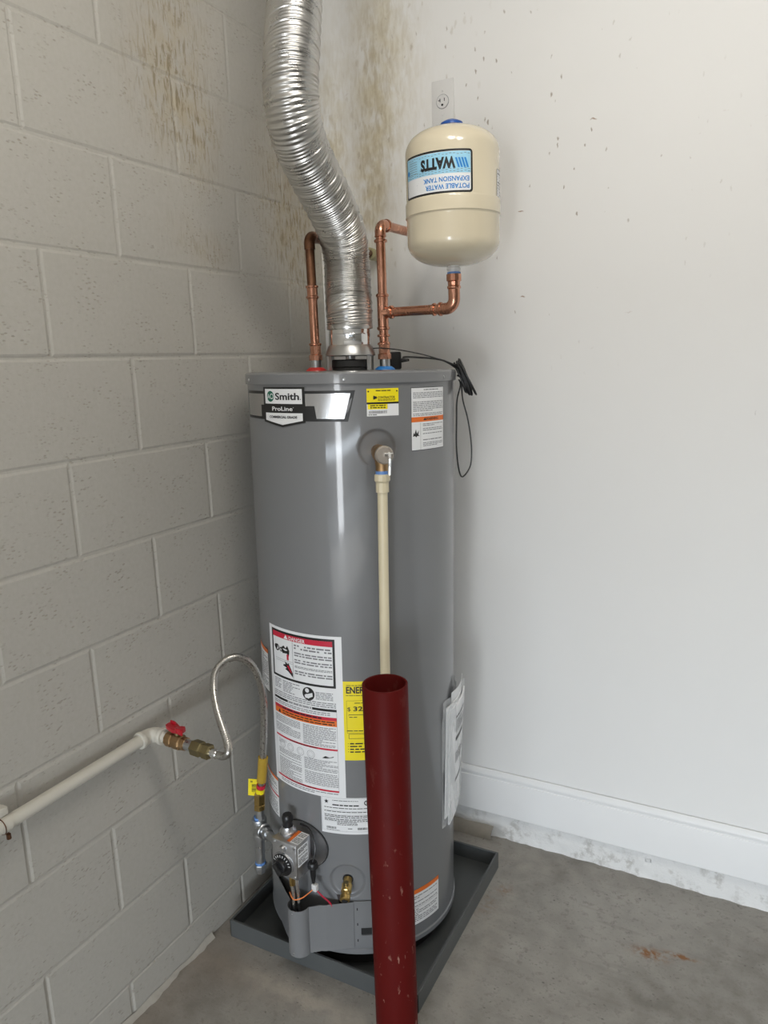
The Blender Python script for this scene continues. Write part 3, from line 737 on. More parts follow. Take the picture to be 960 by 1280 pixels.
# ---- pressure relief valve
tp = hp(12.2, HR, 1.296); n_ = Vector((math.cos(R_(N0+12.2)), math.sin(R_(N0+12.2)), 0)); t_ = Vector((-n_.y, n_.x, 0)); zz = Vector((0,0,1))
tc = hp(11.0, .296, 1.296)
rv = obj('relief_valve', MB().cyl(hp(12.2, HR-.012, 1.296), tc, .0150, 24).lathe([(.0, -.018), (.0170, -.018), (.0185, -.014), (.0185, .010), (.0165, .013), (.0, .013)], tc, n_, 28), MT['bronze'], heater)
obj('cap', MB().lathe([(.0185, .010), (.0195, .013), (.0195, .021), (.0165, .0245), (.0, .0252)], tc, n_, 28), simple('mottled_cap', (.42, .37, .32), .45, .6, .15, 180, .2), rv)
obj('outlet', MB().lathe([(.0150, .0), (.0150, -.012), (.0138, -.016), (.0138, -.030), (.0, -.030)], tc + zz*(-.008), zz, 24), MT['bronze'], rv)
lv = MB(); c0 = tc + n_*.026 + t_*.008 + zz*.002
lv.cyl(c0 - t_*.010, c0 + t_*.008, .0045, 12); lv.tube(crom([c0 + zz*.003, c0 + n_*.006 - zz*.008, c0 + n_*.004 - zz*.026, c0 + n_*.002 - zz*.043], 5), .0036, 8)
obj('test_lever', lv, MT['chrome'], rv)

# ---- nipples on top
LAT = Vector((math.cos(YAW), math.sin(YAW), 0))
hot_l, cold_l = LAT*(-.084), LAT*.083
for q, gm, nm in ((hot_l, 'redg', 'hot_nipple'), (cold_l, 'bluel', 'cold_nipple')):
    o = obj(nm, MB().cyl(q+zz*(HTOP-.002), q+zz*(HTOP+.030), .0125, 24), MT['galv'], heater)
    obj('washer', MB().lathe([(.0, .009), (.0165, .009), (.0235, .004), (.0255, .0005), (.0255, -.0005)], q+zz*HTOP, zz, 32), MT[gm], o)

# ---- draft hood
hood = obj('draft_hood', MB().lathe([(.0595, 1.5030), (.0610, 1.5045), (.0600, 1.510), (.0545, 1.524), (.0520, 1.528), (.0505, 1.530), (.0505, 1.520), (.0575, 1.506), (.0595, 1.5030)], n=64), MT['hoodm'], heater)
obj('collar', MB().lathe([(.0520, 1.524), (.0522, 1.527), (.0512, 1.529), (.0508, 1.552), (.0515, 1.554), (.0508, 1.556), (.0505, 1.600), (.0490, 1.600), (.0490, 1.526)], n=64), MT['chrome'], hood, 30)
obj('flue_gasket', MB().lathe([(.0, 1.4945), (.0435, 1.4945), (.047, 1.492), (.047, 1.478), (.0440, 1.475), (.0440, 1.4692)], n=48), MT['rubber'], hood)
obj('baffle', MB().lathe([(.0, 1.512), (.012, 1.512), (.012, 1.494), (.0, 1.494)], n=20), MT['galv'], hood)
for ph in (-58, -5+52, 110, -130, 175):
    m = hframe(ph, .0560, 1.486).to_3x3()
    obj('hood_leg', MB().box(hp(ph, .0575, 1.487), (.011, .038, .0014), m, 0), MT['hoodm'], hood, 0)
sc = hp(10, .0512, 1.541); obj('screw', MB().lathe([(.0, .0045), (.003, .0045), (.0035, .001), (.0035, 0)], sc, hp(10, 1, 0), 8), MT['galv'], hood)

# ---- gas control valve
GP = -35.0; gm_ = hframe(GP, HR, .330); G3 = gm_.to_3x3()
def gp(t, z, d): return gm_ @ Vector((t, z-.330, d))     # tangent, height, outwards
gv = obj('gas_valve', MB().box(gp(-.010, .329, .043), (.074, .092, .056), G3, .004), MT['cast'], heater)
obj('mounting_plate', MB().prism([(.066*math.cos(2*PI*i/36)-.004, .058*math.sin(2*PI*i/36)) for i in range(36)], lambda u, v, w: hp(GP+math.degrees(u/HR), HR+.001+w, .332+v), .003), MT['cast'], gv)
obj('plate_gasket', MB().prism([(.0685*math.cos(2*PI*i/36)-.004, .0605*math.sin(2*PI*i/36)) for i in range(36)], lambda u, v, w: hp(GP+math.degrees(u/HR), HR+.0005+w, .332+v), .0018), MT['rubber'], gv)
obj('valve_neck', MB().box(gp(-.008, .330, .010), (.05, .06, .022), G3, .004), MT['cast'], gv)
dc = gp(-.013, .316, .071)
dn = G3 @ Vector((0, 0, 1)); dt = G3 @ Vector((1, 0, 0))
obj('dial_plate', MB().lathe([(.0, .004), (.0300, .004), (.0310, .0), (.0310, -.002)], dc, dn, 36), MT['cast'], gv)
dial = obj('dial', MB().lathe([(.0, .018), (.015, .018), (.0170, .0160), (.0180, .0080), (.0275, .0062), (.0282, .0035), (.0282, .002)], dc, dn, 36), MT['black'], gv)
grip = MB().box(dc+dn*.023, (.010, .030, .012), G3 @ Matrix.Rotation(R_(38), 3, 'Z'), .002); obj('grip', grip, MT['black'], dial)
tk = MB()
for i in range(9):
    a = R_(10 + i*18); c = dc + dn*.0070 + (dt*math.cos(a) + zz*math.sin(a))*.0230
    tk.box(c, (.0055, .0016, .0012), G3 @ Matrix.Rotation(a, 3, 'Z'))
for i in range(4):
    tk.box(dc + dn*.0184 + (dt*(-.004) + zz*(-.002)) + (dt*.3 - zz*.9)*(.003*(i-1.5)), (.010, .0009, .0008), G3 @ Matrix.Rotation(R_(20), 3, 'Z'))
tag(obj('dial_marks', tk, MT['paper'], dial, 0), kind='stuff')
reg = obj('regulator', MB().lathe([(.0, -.002), (.020, -.002), (.020, .006), (.016, .010), (.0135, .018), (.0, .018)], gp(-.026, .374, .034), zz, 24), MT['cast'], gv)
kb = MB().lathe([(.0, .0), (.0125, .0), (.0135, .004), (.0118, .010), (.0138, .016), (.0138, .027), (.0110, .032), (.0, .032)], gp(-.026, .390, .034), zz, 10); obj('pilot_knob', kb, MT['black'], gv, 50)
obj('bolt', MB().lathe([(.0, .007), (.0065, .007), (.009, .003), (.009, -.001)], gp(-.012, .3575, .071), dn, 16), MT['cast'], gv)
for t, z in ((-.040, .368), (.021, .368), (.021, .290), (-.042, .290)):
    obj('screw', MB().lathe([(.0, .0022), (.0032, .002), (.0038, .0)], gp(t, z, .071), dn, 10), MT['galv'], gv)
# valve labels: top sticker (orange and white) and side sticker
L = Label(.050, .036, lambda u, v, o: gp(-.018+u, .375+.0003+o, .050-.0+(v-.018)*1.0)); L.rect(0, 0, .018, .036, 'orange_band'); L.lines(.020, .004, .048, .032, 7, seed=90)
def sw(u, v, o): return gp(-.006 + u*.66, .3752+o, .018+v)
L = Label(.050, .046, sw); L.rect(0, 0, .014, .046, 'orange_band', .0005); L.lines(.018, .004, .047, .042, 8, seed=90)
for mb in (): pass
o = L.build('valve_label', gv, dict(orange_band='orange', text_lines='ink'), label='orange and white sticker on the valve top')
L = Label(.040, .050, lambda u, v, o: gp(.0272+o, .366-v, .066-u)); L.lines(.003, .004, .037, .016, 3, 'text_lines', .6, seed=91); L.lines(.003, .020, .037, .046, 6, seed=92)
L.build('valve_label', gv, dict(text_lines='ink'), label='white sticker on the valve side')
ig = MB().lathe([(.0, .004), (.010, .004), (.0125, .0), (.0125, -.008), (.008, -.014), (.0065, -.034), (.004, -.052), (.0, -.052)], gp(.043, .312, .030), zz, 20)
obj('igniter_boot', ig, MT['black'], gv)
obj('boot_collar', MB().lathe([(.0065, .0), (.013, .0), (.013, -.003), (.0065, -.003)], gp(.043, .3055, .030), zz, 24), MT['rubber'], gv)
obj('cable', MB().tube(crom([gp(.043, .316, .030), gp(.046, .345, .022), gp(.034, .372, .014), gp(.014, .384, .008), gp(-.01, .385, .006)], 8), .0022, 8), MT['black'], gv)
for t, d in ((.004, .064), (.014, .058)):
    obj('gas_tube', MB().tube(crom([gp(t, .290, d), gp(t+.002, .262, d+.002), gp(t+.004, .238, d), gp(t+.002, .205, d-.002), gp(t, .150, d-.006), gp(t+.004, .115, d-.020)], 6), .0048, 12), MT['chrome'], gv)
obj('tube_nut', MB().cyl(gp(.005, .283, .064), gp(.006, .262, .065), .0068, 6), MT['brass'], gv, 20)
obj('connector', MB().box(gp(.047, .249, .030), (.014, .018, .012), G3, .002), MT['white'], gv)
obj('wire', MB().tube(crom([gp(-.006, .236, .062), gp(.012, .229, .070), gp(.030, .233, .060), gp(.044, .244, .034)], 8), .0014, 6), MT['orangew'], gv).update_tag()
for k in range(2):
    obj('wire', MB().tube(crom([gp(.050, .244, .031), gp(.062+.004*k, .224, .022), gp(.074+.004*k, .205, .012), gp(.080, .180, .006)], 8), .0015, 6), MT['redw'], gv)

# ---- burner door and shroud round the base
def shroud():
    P = []          # plan outline as (phi, r)
    def seg(p, q, n):
        a = hp(*p, 0); b = hp(*q, 0)
        for i in range(n): P.append(a.lerp(b, i/n))
    seg((-86, .2512), (-72, .2535), 6); seg((-72, .2535), (-42.5, .288), 8)
    c = hp(-33.2, .292, 0); e = R_(N0-33.2)
    A = hp(-41.0, .290, 0); B = hp(-26.0, .289, 0)
    for i in range(19):
        t = -95 + 190*i/18; P.append(c + Vector((math.cos(e+R_(t)), math.sin(e+R_(t)), 0))*.027 + Vector((math.cos(e), math.sin(e), 0))*.006)
    q = hp(-23.5, .281, 0); P.append(q)
    seg((-21.5, .2785), (-7.0, .2555), 9); P.append(hp(-7.0, .2555, 0))
    return P
P = shroud(); mb = MB(); cols = []
for i, p in enumerate(P):
    ph = math.degrees(math.atan2(p.y, p.x)) - N0
    if ph < -44: tp_ = .196 - .000*ph + (.0 if ph > -70 else -.0)
    else: tp_ = .2005
    if ph < -44: tp_ = .2005 + (min(-ph, 62)-44)/18*(-.012)
    zb = .0735 if ph > -28 else (.0735 if ph < -40 else .0735)
    cols.append([(p.x, p.y, zb + (tp_-zb)*j/6) for j in range(7)])
door = obj('burner_shroud', mb.sheet(cols, .0015), MT['jacket'], heater, 40)
for z in (.192, .083):
    m = hframe(-33.2, .3255, z); obj('rivet', MB().lathe([(.0, .0016), (.002, .001), (.0028, -.0006)], m.translation, m.col[2].xyz, 12), MT['galv'], door)
fl_ = Label(deg(24), .128, hcyl(-8.6, .2005, .2525))
fp = MB(); cols = [[hp(-8.6 + 24*i/16, .2525, .2005 - .1275*(1-j/4)) for j in range(5)] for i in range(17)]
dp = obj('door_panel', fp.sheet(cols, .0016), MT['jacket'], heater, 40)
sl = Label(1, 1, lambda u, v, o: hp(-8.6+math.degrees(u/HR), .2542+o, .2005-v))
for v in (.018, .060, .105): sl.rect(.0145, v, .0170, v+.007, 'slot', .0002)
sl.rect(.024, .074, .050, .092, 'slot', .0002)
put_prints(sl.parts, dict(slot='hole'), dp)
cols = [[hp(-3.0 + 18*i/12, .2555, .074 + .034*j/4) for j in range(5)] for i in range(13)]
obj('latch_flap', MB().sheet(cols, .0014), MT['jacket'], dp, 40)
obj('chamber_opening', MB().prism([(math.radians(a)*HR, z) for a, z in ((-74, .140), (-62, .176), (-44, .236), (-16, .214), (-9, .204), (-9, .085), (-74, .085))], lambda u, v, w: hp(math.degrees(u/HR), HR+.0006+w, v), .0006), MT['dark'], heater, 0)

# ---- drain valve
dv = hp(-10.2, HR-.011, .2515); dnn = hp(-10.2, 1, 0)
dra = obj('drain_valve', MB().lathe([(.0, .0), (.0105, .0), (.0105, .014), (.0130, .016), (.0130, .034), (.0110, .036), (.0110, .042), (.0125, .044), (.0125, .054), (.0095, .056), (.0, .056)], dv, (dnn - zz*.42), 20), MT['brass'], heater)
obj('spout_hole', MB().lathe([(.0, .0572), (.0072, .0572), (.0072, .0555)], dv, (dnn - zz*.42), 18), MT['hole'], dra)
obj('stem', MB().cyl(dv + dnn*.026 + zz*.000, dv + dnn*.026 + zz*.010, .0062, 8), MT['dullbrass'], dra)

# ------------------------------------------------------------------ manual pouch on the right side
po = thing('manual_pouch', 'clear plastic pouch of folded white manuals on the heater side', 'pouch', hw(66, HR, .50))
pim = po.location.copy()
def pw(phi, r, z): return hw(phi, r, z) - pim
cols = [[pw(53 + 42*i/14, HR+.0012 + .0022*math.sin(i*1.9+j*.8)*(1 if 0 < i < 14 else 0) + .003*(j > 8), .315 + .345*j/10) for j in range(11)] for i in range(15)]
obj('film_back', MB().sheet(cols, .0004), MT['film'], po, 60)
def book(ph0, ph1, rA, rB, z0, z1, t, mat, skew=0.0, topskew=0.0, name='booklet'):
    cols = []
    for i in range(9):
        s = i/8; c = []
        for j in range(9):
            q = j/8; zlo = z0 + skew*s; zhi = z1 + topskew*s
            r = rA + (rB-rA)*s + .014*q*s + .002*math.sin(PI*s)
            c.append(pw(ph0+(ph1-ph0)*s - 2.5*(1-q), r, zlo + (zhi-zlo)*q))
        cols.append(c)
    return obj(name, MB().sheet(cols, t), mat, po, 60)
book(57, 84, .2535, .2560, .340, .640, .003, MT['paper'], .03, .015)
bk = book(60, 83, .2575, .2610, .318, .628, .004, MT['paper'], .045, .022)
book(64, 88, .2560, .2590, .345, .668, .0012, MT['paper'], .03, .006, 'loose_sheet')
def bw(u, v, o):
    s = u/.13; q = 1 - v/.31; r = .2575 + .0035*s + .014*q*s + .002*math.sin(PI*s) + .0042 + o
    zlo = .318+.045*s; zhi = .628+.022*s
    return pw(60+23*s - 2.5*(1-q), r, zlo+(zhi-zlo)*q)
L = Label(.13, .31, bw); L.lines(.03, .03, .10, .036, 1, 'heading_print', .8, seed=93, gap=0, short=0); L.lines(.03, .042, .11, .075, 8, seed=94); L.rect(.03, .088, .09, .098, 'heading'); L.lines(.03, .13, .10, .16, 5, seed=95); L.rect(.03, .205, .10, .213, 'heading')
put_prints(L.parts, dict(text_lines='grey', heading='ink', heading_print='ink'), bk)
cols = [[pw(55 + 32*i/14, HR + .013 + .016*max(0, (i-2)/12.)*(.4+.6*j/10) + .0015*math.sin(i*1.3+j), .325 + .04*i/14 + (.30+.02*math.sin(i*.7))*j/10) for j in range(11)] for i in range(15)]
obj('film_front', MB().sheet(cols, .0004), MT['film'], po, 60)

# ------------------------------------------------------------------ flexible vent duct
dpts = [hw(0, 0, 1.568), hw(0, 0, 1.605), (.316, -.397, 1.647), (.313, -.393, 1.721), (.318, -.416, 1.782), (.322, -.464, 1.831), (.330, -.539, 1.884), (.340, -.607, 1.931), (.351, -.648, 1.976), (.355, -.656, 2.030), (.348, -.634, 2.104), (.332, -.597, 2.178), (.316, -.560, 2.250), (.30, -.52, 2.35), (.29, -.50, 2.48), (.285, -.495, 2.70)]
base = Vector(dpts[0]); path = resample(crom([Vector(p)-base for p in dpts], 14), .0008)
seam_ph = [0.0]
for i in range(1, len(path)):
    t = max(0., min(1., (i*.0008 - .12)/.40)); seam_ph.append(seam_ph[-1] + .0008/(.0195 + (.030-.0195)*t))
def duct_r(i, a):
    ph = seam_ph[i] - a/(2*PI); q = ph % 1.0
    r = .0545 + .0010*math.sin(2*PI*ph*4)
    d = min(q, 1-q)
    if d < .07: r += .0022*math.cos(d/.07*PI/2)
    if i < 6: r -= .002
    return r
duct = thing('vent_duct', 'silver flexible ribbed aluminium vent duct curving up to the ceiling', 'vent duct', base)
obj('ribbed_hose', MB().tube(path, .055, 52, False, duct_r), MT['duct'], duct, 80)
obj('end_band', MB().lathe([(.0515, -.004), (.0548, -.004), (.0556, .0), (.0552, .004), (.0515, .004)], (0, 0, .002), (0,0,1), 56), MT['duct'], duct)
v_ = Vector(hp(-8, .0555, 0)); obj('screw', MB().lathe([(.0, .005), (.0035, .005), (.004, .001), (.004, -.002)], v_ + zz*.024, v_, 8), MT['galv'], duct)

# ------------------------------------------------------------------ copper pipes
CR = .0111
def sleeve(p, d, L_, r=.0131, bead=True):
    """coupling from p along d"""
    p = Vector(p); d = Vector(d).normalized(); mb = MB()
    pr = [(CR, 0), (r, .0), (r, .003)]
    if bead: pr = [(CR, -.001), (r+.0004, -.001), (r+.0024, .0015), (r+.0024, .0045), (r+.0003, .0065)]
    pr += [(r, L_-.0065), (r+.0024, L_-.0045), (r+.0024, L_-.0015), (r+.0004, L_+.001), (CR, L_+.001)]
    return mb.lathe(pr, p, d, 24)
def ring(p, d, w=.006, r=.0155): return MB().lathe([(CR, 0), (r-.0015, .0), (r, .0015), (r, w-.0015), (r-.0015, w), (CR, w)], p, d, 24)
# hot side
hb = HM @ (hot_l + zz*(HTOP+.026)); hot = thing('hot_water_pipe', 'copper hot water pipe left of the vent duct bending into the wall', 'pipe', hb)
ht = Vector((hb.x-.002, hb.y, 1.782)); hwall = Vector((.186, -.001, 1.790))
hl = lambda p: Vector(p) - hb
bd = bend(hl(ht - zz*.1), hl(ht), hl(hwall), .020)
z1h = 1.668
up_ = (ht-hb).normalized(); at = lambda z: hb + up_*((z-hb.z)/up_.z)
obj('riser', MB().tube([hl(hb), hl(at(z1h))], CR, 20), MT['copper'], hot)
obj('old_riser', MB().tube([hl(at(z1h-.004)), hl(at(1.755))], CR, 20), MT['old_copper'], hot)
obj('elbow', MB().tube([hl(at(1.752))] + bd + [bd[-1] + (hl(hwall)-bd[-1]).normalized()*.014], .0132, 20), MT['old_copper'], hot, 50)
obj('wall_run', MB().tube([bd[-1], hl(hwall)], CR, 20), MT['old_copper'], hot)
dw = (hl(hwall)-bd[-1]).normalized()
obj('wall_sleeve', MB().lathe([(CR, -.062), (.0150, -.062), (.0168, -.058), (.0168, -.034), (.0150, -.030), (.0150, .0), (.0, .0)], hl(hwall), dw, 24), simple('olive_plastic', (.40, .36, .20), .4, 0, .1), hot)
obj('female_adapter', MB().lathe([(.0, 0), (.0165, 0), (.0165, .012), (.0135, .014), (.0135, .034), (CR, .036)], (0,0,0), up_, 10), MT['copper'], hot, 25)
for z in (1.530, 1.640, 1.664): obj('bead', ring(hl(at(z)), up_), MT['copper'], hot)
obj('coupling', MB().lathe([(CR, 0), (.0128, 0), (.0128, .030), (CR, .030)], hl(at(1.638)), up_, 22), MT['copper'], hot)
# cold side
cb_ = HM @ (cold_l + zz*(HTOP+.026)); cold = thing('cold_water_pipe', 'copper cold water pipe with tee branching to the expansion tank', 'pipe', cb_)
cl = lambda p: Vector(p) - cb_
cx0, cy0 = cb_.x - .001, cb_.y
ct = Vector((cx0, cy0, 1.803)); cw = Vector((cx0+.012, -.001, 1.806)); TEE = 1.602
TK = Vector((.5895, -.395, 0))
obj('riser', MB().tube([cl(cb_), cl((cx0, cy0, 1.785))], CR, 20), MT['copper'], cold)
bd = bend(cl(ct-zz*.1), cl(ct), cl(cw), .020); obj('elbow', MB().tube([cl((cx0, cy0, 1.775))] + bd + [bd[-1]+(cl(cw)-bd[-1]).normalized()*.010], .0132, 20), MT['copper'], cold, 50)
obj('wall_run', MB().tube([bd[-1], cl(cw)], CR, 20), MT['copper'], cold)
obj('bead', ring(cl((cx0, cy0, 1.762)), zz, .007), MT['copper'], cold); obj('bead', ring(cl((cx0, cy0, 1.774)), zz, .004, .0142), MT['copper'], cold)
dwc = (cl(cw)-bd[-1]).normalized(); obj('bead', ring(bd[-1]+dwc*.006, dwc, .007), MT['copper'], cold)
br = Vector((TK.x-cx0, TK.y-cy0, -.003)).normalized(); tcp = Vector((cx0, cy0, TEE))
tee = MB().lathe([(CR, -.042), (.0132, -.042), (.0132, .044), (CR, .044)], cl(tcp), zz, 24); tee.lathe([(.0, 0), (.0130, 0), (.0130, .030), (CR, .030)], cl(tcp), br, 24)
obj('tee', tee, MT['copper'], cold)
for p, d in ((tcp+zz*.036, zz), (tcp-zz*.040, zz), (tcp+br*.022, br)): obj('bead', ring(cl(p), d, .007), MT['copper'], cold)
el = Vector((TK.x, TK.y, TEE - .003)); eb = bend(cl(tcp), cl(el), cl(el+zz*.1), .021)
obj('branch', MB().tube([cl(tcp), eb[0]], CR, 20), MT['copper'], cold)
obj('branch_elbow', MB().tube([eb[0]-br*.014] + eb + [eb[-1]+zz*.012], .0132, 20), MT['copper'], cold, 50)
obj('bead', ring(eb[0]-br*.018, br, .007), MT['copper'], cold); obj('bead', ring(eb[0]-br*.034, br, .006, .0145), MT['copper'], cold)
obj('tank_adapter', MB().lathe([(CR, .008), (.0132, .008), (.0132, .020), (.0155, .022), (.0155, .026), (.0135, .028), (.0140, .036), (.0168, .038), (.0168, .052), (.0, .052)], eb[-1], zz, 12), MT['copper'], cold, 25)
top_ad = cb_ + eb[-1] + zz*.052
obj('female_adapter', MB().lathe([(.0, 0), (.0165, 0), (.0165, .012), (.0140, .014), (.0140, .040), (CR, .042)], (0,0,0), zz, 10), MT['copper'], cold, 25)
for z in (1.526, 1.545): obj('bead', ring(cl((cx0, cy0, z)), zz, .006), MT['copper'], cold)

# ------------------------------------------------------------------ expansion tank
tank = thing('expansion_tank', 'cream expansion tank hanging above the copper elbow beside the wall', 'expansion tank', top_ad)
zt0 = 1.690 - top_ad.z; zt1 = 1.973 - top_ad.z; TR = .1018
dome = lambda z0_, s, n=12, h=.058: [(TR*math.sin(PI/2*i/n)**.62 if i else 0.0, z0_ + s*(h*(1-math.cos(PI/2*i/n)))) for i in range(n+1)]
lo = [(0.0, zt0)] + [(TR*math.sin(PI/2*i/14)**.75, zt0 + .050*(1-math.cos(PI/2*i/14))) for i in range(1, 15)]
hi = [(TR*math.sin(PI/2*i/14)**.70, zt1 - .052*(1-math.cos(PI/2*i/14))) for i in range(14, 0, -1)] + [(0.0, zt1)]
seam = zt0 + .102
mid = [(TR, seam-.006), (TR+.0006, seam-.002), (TR+.0028, seam), (TR+.0028, seam+.001), (TR+.0022, seam+.004), (TR+.0024, seam+.026), (TR+.0016, seam+.029), (TR-.0002, seam+.032)]
obj('shell', MB().lathe(lo+mid+hi, n=96), MT['tank'], tank, 40)
obj('nipple', MB().lathe([(.0125, -.004), (.0125, zt0*.45), (.0155, zt0*.5), (.0155, zt0*.82), (.0125, zt0*.9), (.0125, zt0+.004)], n=12), MT['white'], tank, 25)
obj('gasket', MB().lathe([(.0, .001), (.0150, .001), (.0150, .0045), (.0, .0045)], n=24), MT['tape'], tank)
obj('air_cap', MB().lathe([(.0255, zt1-.002), (.0260, zt1+.004), (.0235, zt1+.011), (.0150, zt1+.0155), (.0, zt1+.0165)], n=32), MT['blue'], tank)
obj('cap_plate', MB().lathe([(.0, zt1+.0008), (.040, zt1+.0004), (.041, zt1-.001), (.036, zt1-.004)], n=32), MT['brass'], tank)
TA = math.degrees(math.atan2(cam.location.y - TK.y, cam.location.x - TK.x))
def tcyl(a0, ztop, R=TR): return lambda u, v, o: Vector(((R+o)*math.cos(R_(a0)+u/R), (R+o)*math.sin(R_(a0)+u/R), ztop-v))
tw = R_(94)*TR; L = Label(tw, .084, tcyl(TA-70, zt1-.066), True); w, h = L.W, L.H
L.rect(.003, .0385, w-.003, h-.003, 'wave_field', .0006)
# rotated half a turn: u, v run from the label's own upper left
L2 = Label(tw, .084, tcyl(TA-70, zt1-.066), True)
L2.rrect(0, 0, w, h, .007, 'black_border', .0004); L2.rrect(.0042, .0042, w-.0042, h-.0042, .004, 'white_field', .0006); L2.rect(.0048, .038, w-.0048, h-.0048, 'wave_field', .0008)
L2.text('POTABLE WATER', .008, .0175, .0092, 'blue_letters', w*.56, bold=.02, o=.0012); L2.text('EXPANSION TANK', .008, .0315, .0092, 'blue_letters', w*.59, bold=.02, o=.0012)
for k in range(4): L2.poly([(.0085+.0062*k, .048), (.0125+.0062*k, .048), (.0185+.0062*k, .067), (.0145+.0062*k, .067)], 'blue_letters', .0012)
L2.text('WATTS', .036, .068, .0200, 'black_letters', w*.46, bold=.055, o=.0012); L2.disc(w*.68, .0505, .0016, 'black_letters', .0011, 10, .0009)
for r_ in range(3):
    v0 = .0405 + .0045*r_ if r_ < 2 else .0745
    for i in range(20):
        u = .006 + i*(w-.014)/20; v1_ = v0 + .0012*math.sin(i*1.7); L2.rect(u, v1_, u+.0045, v1_+.0009, 'wave_lines', .0011)
for k in range(6): L2.rect(w*.74, .047+.0045*k, w*.90, .0478+.0045*k, 'wave_lines', .0011)
L2.disc(w*.93, .052, .005, 'blue_letters', .0012, 14); L2.lines(w*.72, .008, w*.83, .011, 1, seed=96, gap=0); L2.lines(w*.75, .013, w*.80, .030, 4, seed=97); L2.lines(w*.88, .008, w*.96, .034, 4, seed=98)
o = obj('label', L2.parts.pop('black_border'), MT['ink'], tank, 60); o['label'] = 'blue and white label hanging upside down'
put_prints(L2.parts, dict(white_field='paper', wave_field='sky', blue_letters='blui', black_letters='ink', wave_lines='grey', text_lines='grey'), o)
L3 = Label(R_(30)*TR, .064, tcyl(TA+66, zt1-.095)); L3.lines(.004, .006, L3.W-.004, .058, 9, seed=99); L3.frame(0, 0, L3.W, L3.H, .001, 'border')
L3.build('side_sticker', tank, dict(text_lines='grey', border='ink'))

# ------------------------------------------------------------------ relief discharge pipe
dpb = hw(10.2, .296, .10); dpt = hw(11.0, .296, 1.258)
dis = thing('discharge_pipe', 'cream plastic discharge pipe running down the heater front', 'pipe', dpb)
dl = lambda p: Vector(p)-dpb
ax_ = (dpt-dpb).normalized()
obj('pipe', MB().lathe([(.0085, 0), (.0110, 0), (.0110, (dpt-dpb).length-.01), (.0085, (dpt-dpb).length-.01), (.0085, 0)], (0,0,0), ax_, 24), MT['cpvc'], dis)
obj('adapter', MB().lathe([(.0110, -.044), (.0140, -.043), (.0140, -.022), (.0152, -.020), (.0168, -.018), (.0168, -.006), (.0150, -.004), (.0, -.004)], dl(dpt), ax_, 12), MT['cpvc'], dis, 25)
obj('thread_tape', MB().lathe([(.0, -.004), (.0142, -.004), (.0142, .003), (.0, .003)], dl(dpt), ax_, 20), MT['tape'], dis)

# ------------------------------------------------------------------ gas line on the block wall
GZ = .672; gy = -.879
gpw = thing('gas_pipe', 'cream painted steel gas pipe along the block wall', 'pipe', (.03, gy, GZ))
obj('pipe', MB().tube([(0, -.012, 0), (0, -1.7, -.008)], .0134, 22), MT['pipepaint'], gpw)
eb = bend((0, -.1, 0), (0, 0, 0), (.1, 0, 0), .020)
obj('elbow', MB().tube([(0, -.034, 0)] + eb + [(.034, 0, 0)], .0172, 22), MT['pipepaint'], gpw, 50)
obj('elbow_rim', MB().lathe([(.0134, -.002), (.0186, -.002), (.0196, .001), (.0196, .006), (.0186, .009), (.0172, .009)], (0, -.038, 0), (0, 1, 0), 26), MT['pipepaint'], gpw)
obj('elbow_rim', MB().lathe([(.0172, 0), (.0186, .0), (.0196, .003), (.0196, .008), (.0186, .011), (.0, .011)], (.026, 0, 0), (1, 0, 0), 26), MT['pipepaint'], gpw)
stp = MB().lathe([(.0136, -.008), (.0152, -.008), (.0152, .008), (.0136, .008)], (0, -.372, -.002), (0, 1, 0), 26)
sp = obj('pipe_strap', stp, MT['pipepaint'], gpw); obj('strap_edge', MB().lathe([(.0150, -.0085), (.0160, -.0085), (.0160, -.0070), (.0150, -.0070)], (0, -.372, -.002), (0, 1, 0), 26), MT['old_copper'], sp)
obj('strap_foot', MB().box((-.010, -.372, .022), (.020, .022, .016), None, .002), MT['pipepaint'], sp)
obj('strap_bolt', MB().cyl((.006, -.371, -.020), (.006, -.371, -.030), .0042, 6).cyl((-.006, -.366, -.019), (-.006, -.366, -.027), .0035, 6), MT['old_copper'], sp, 20)

sv = thing('gas_shutoff_valve', 'brass gas shutoff valve with a small red lever handle', 'valve', (.068, gy, GZ))
dsl = Vector((1, 0, -.06)).normalized()
obj('pipe_nipple', MB().lathe([(.0134, -.004), (.0134, .014), (.0128, .016)], (0,0,0), dsl, 22), MT['pipepaint'], sv)
obj('body', MB().lathe([(.0, .010), (.0165, .010), (.0175, .013), (.0175, .026), (.0155, .028), (.0178, .034), (.0178, .050), (.0150, .053), (.0150, .064), (.0, .064)], (0,0,0), dsl, 10), MT['bronze'], sv, 25)
obj('stem', MB().cyl(dsl*.040 + zz*.014, dsl*.040 + zz*.026, .0065, 14), MT['dullbrass'], sv)
hd = MB()
out = [(-.030, -.009), (-.018, -.0125), (.000, -.0105), (.020, -.012), (.030, -.008), (.033, 0), (.030, .008), (.020, .012), (.0, .0105), (-.018, .0125), (-.030, .009), (-.033, 0)]
hdM = Matrix.Rotation(R_(-12), 3, 'Z')
hd.prism(out, lambda u, v, w: dsl*.040 + hdM @ Vector((u*.85-.004, v, 0)) + zz*(.024+w+ (.004 if abs(u) > .015 else 0)), .0075)
obj('lever', hd, MT['redh'], sv, 30)
obj('lever_wing', MB().box(dsl*.040 + hdM @ Vector((.018, -.008, .033)), (.026, .005, .014), hdM, .002).box(dsl*.040 + hdM @ Vector((-.022, .006, .034)), (.018, .005, .014), hdM, .002), MT['redh'], sv)
obj('lever_screw', MB().cyl(dsl*.040 + zz*.030, dsl*.040 + zz*.0345, .0045, 6), MT['galv'], sv, 20)
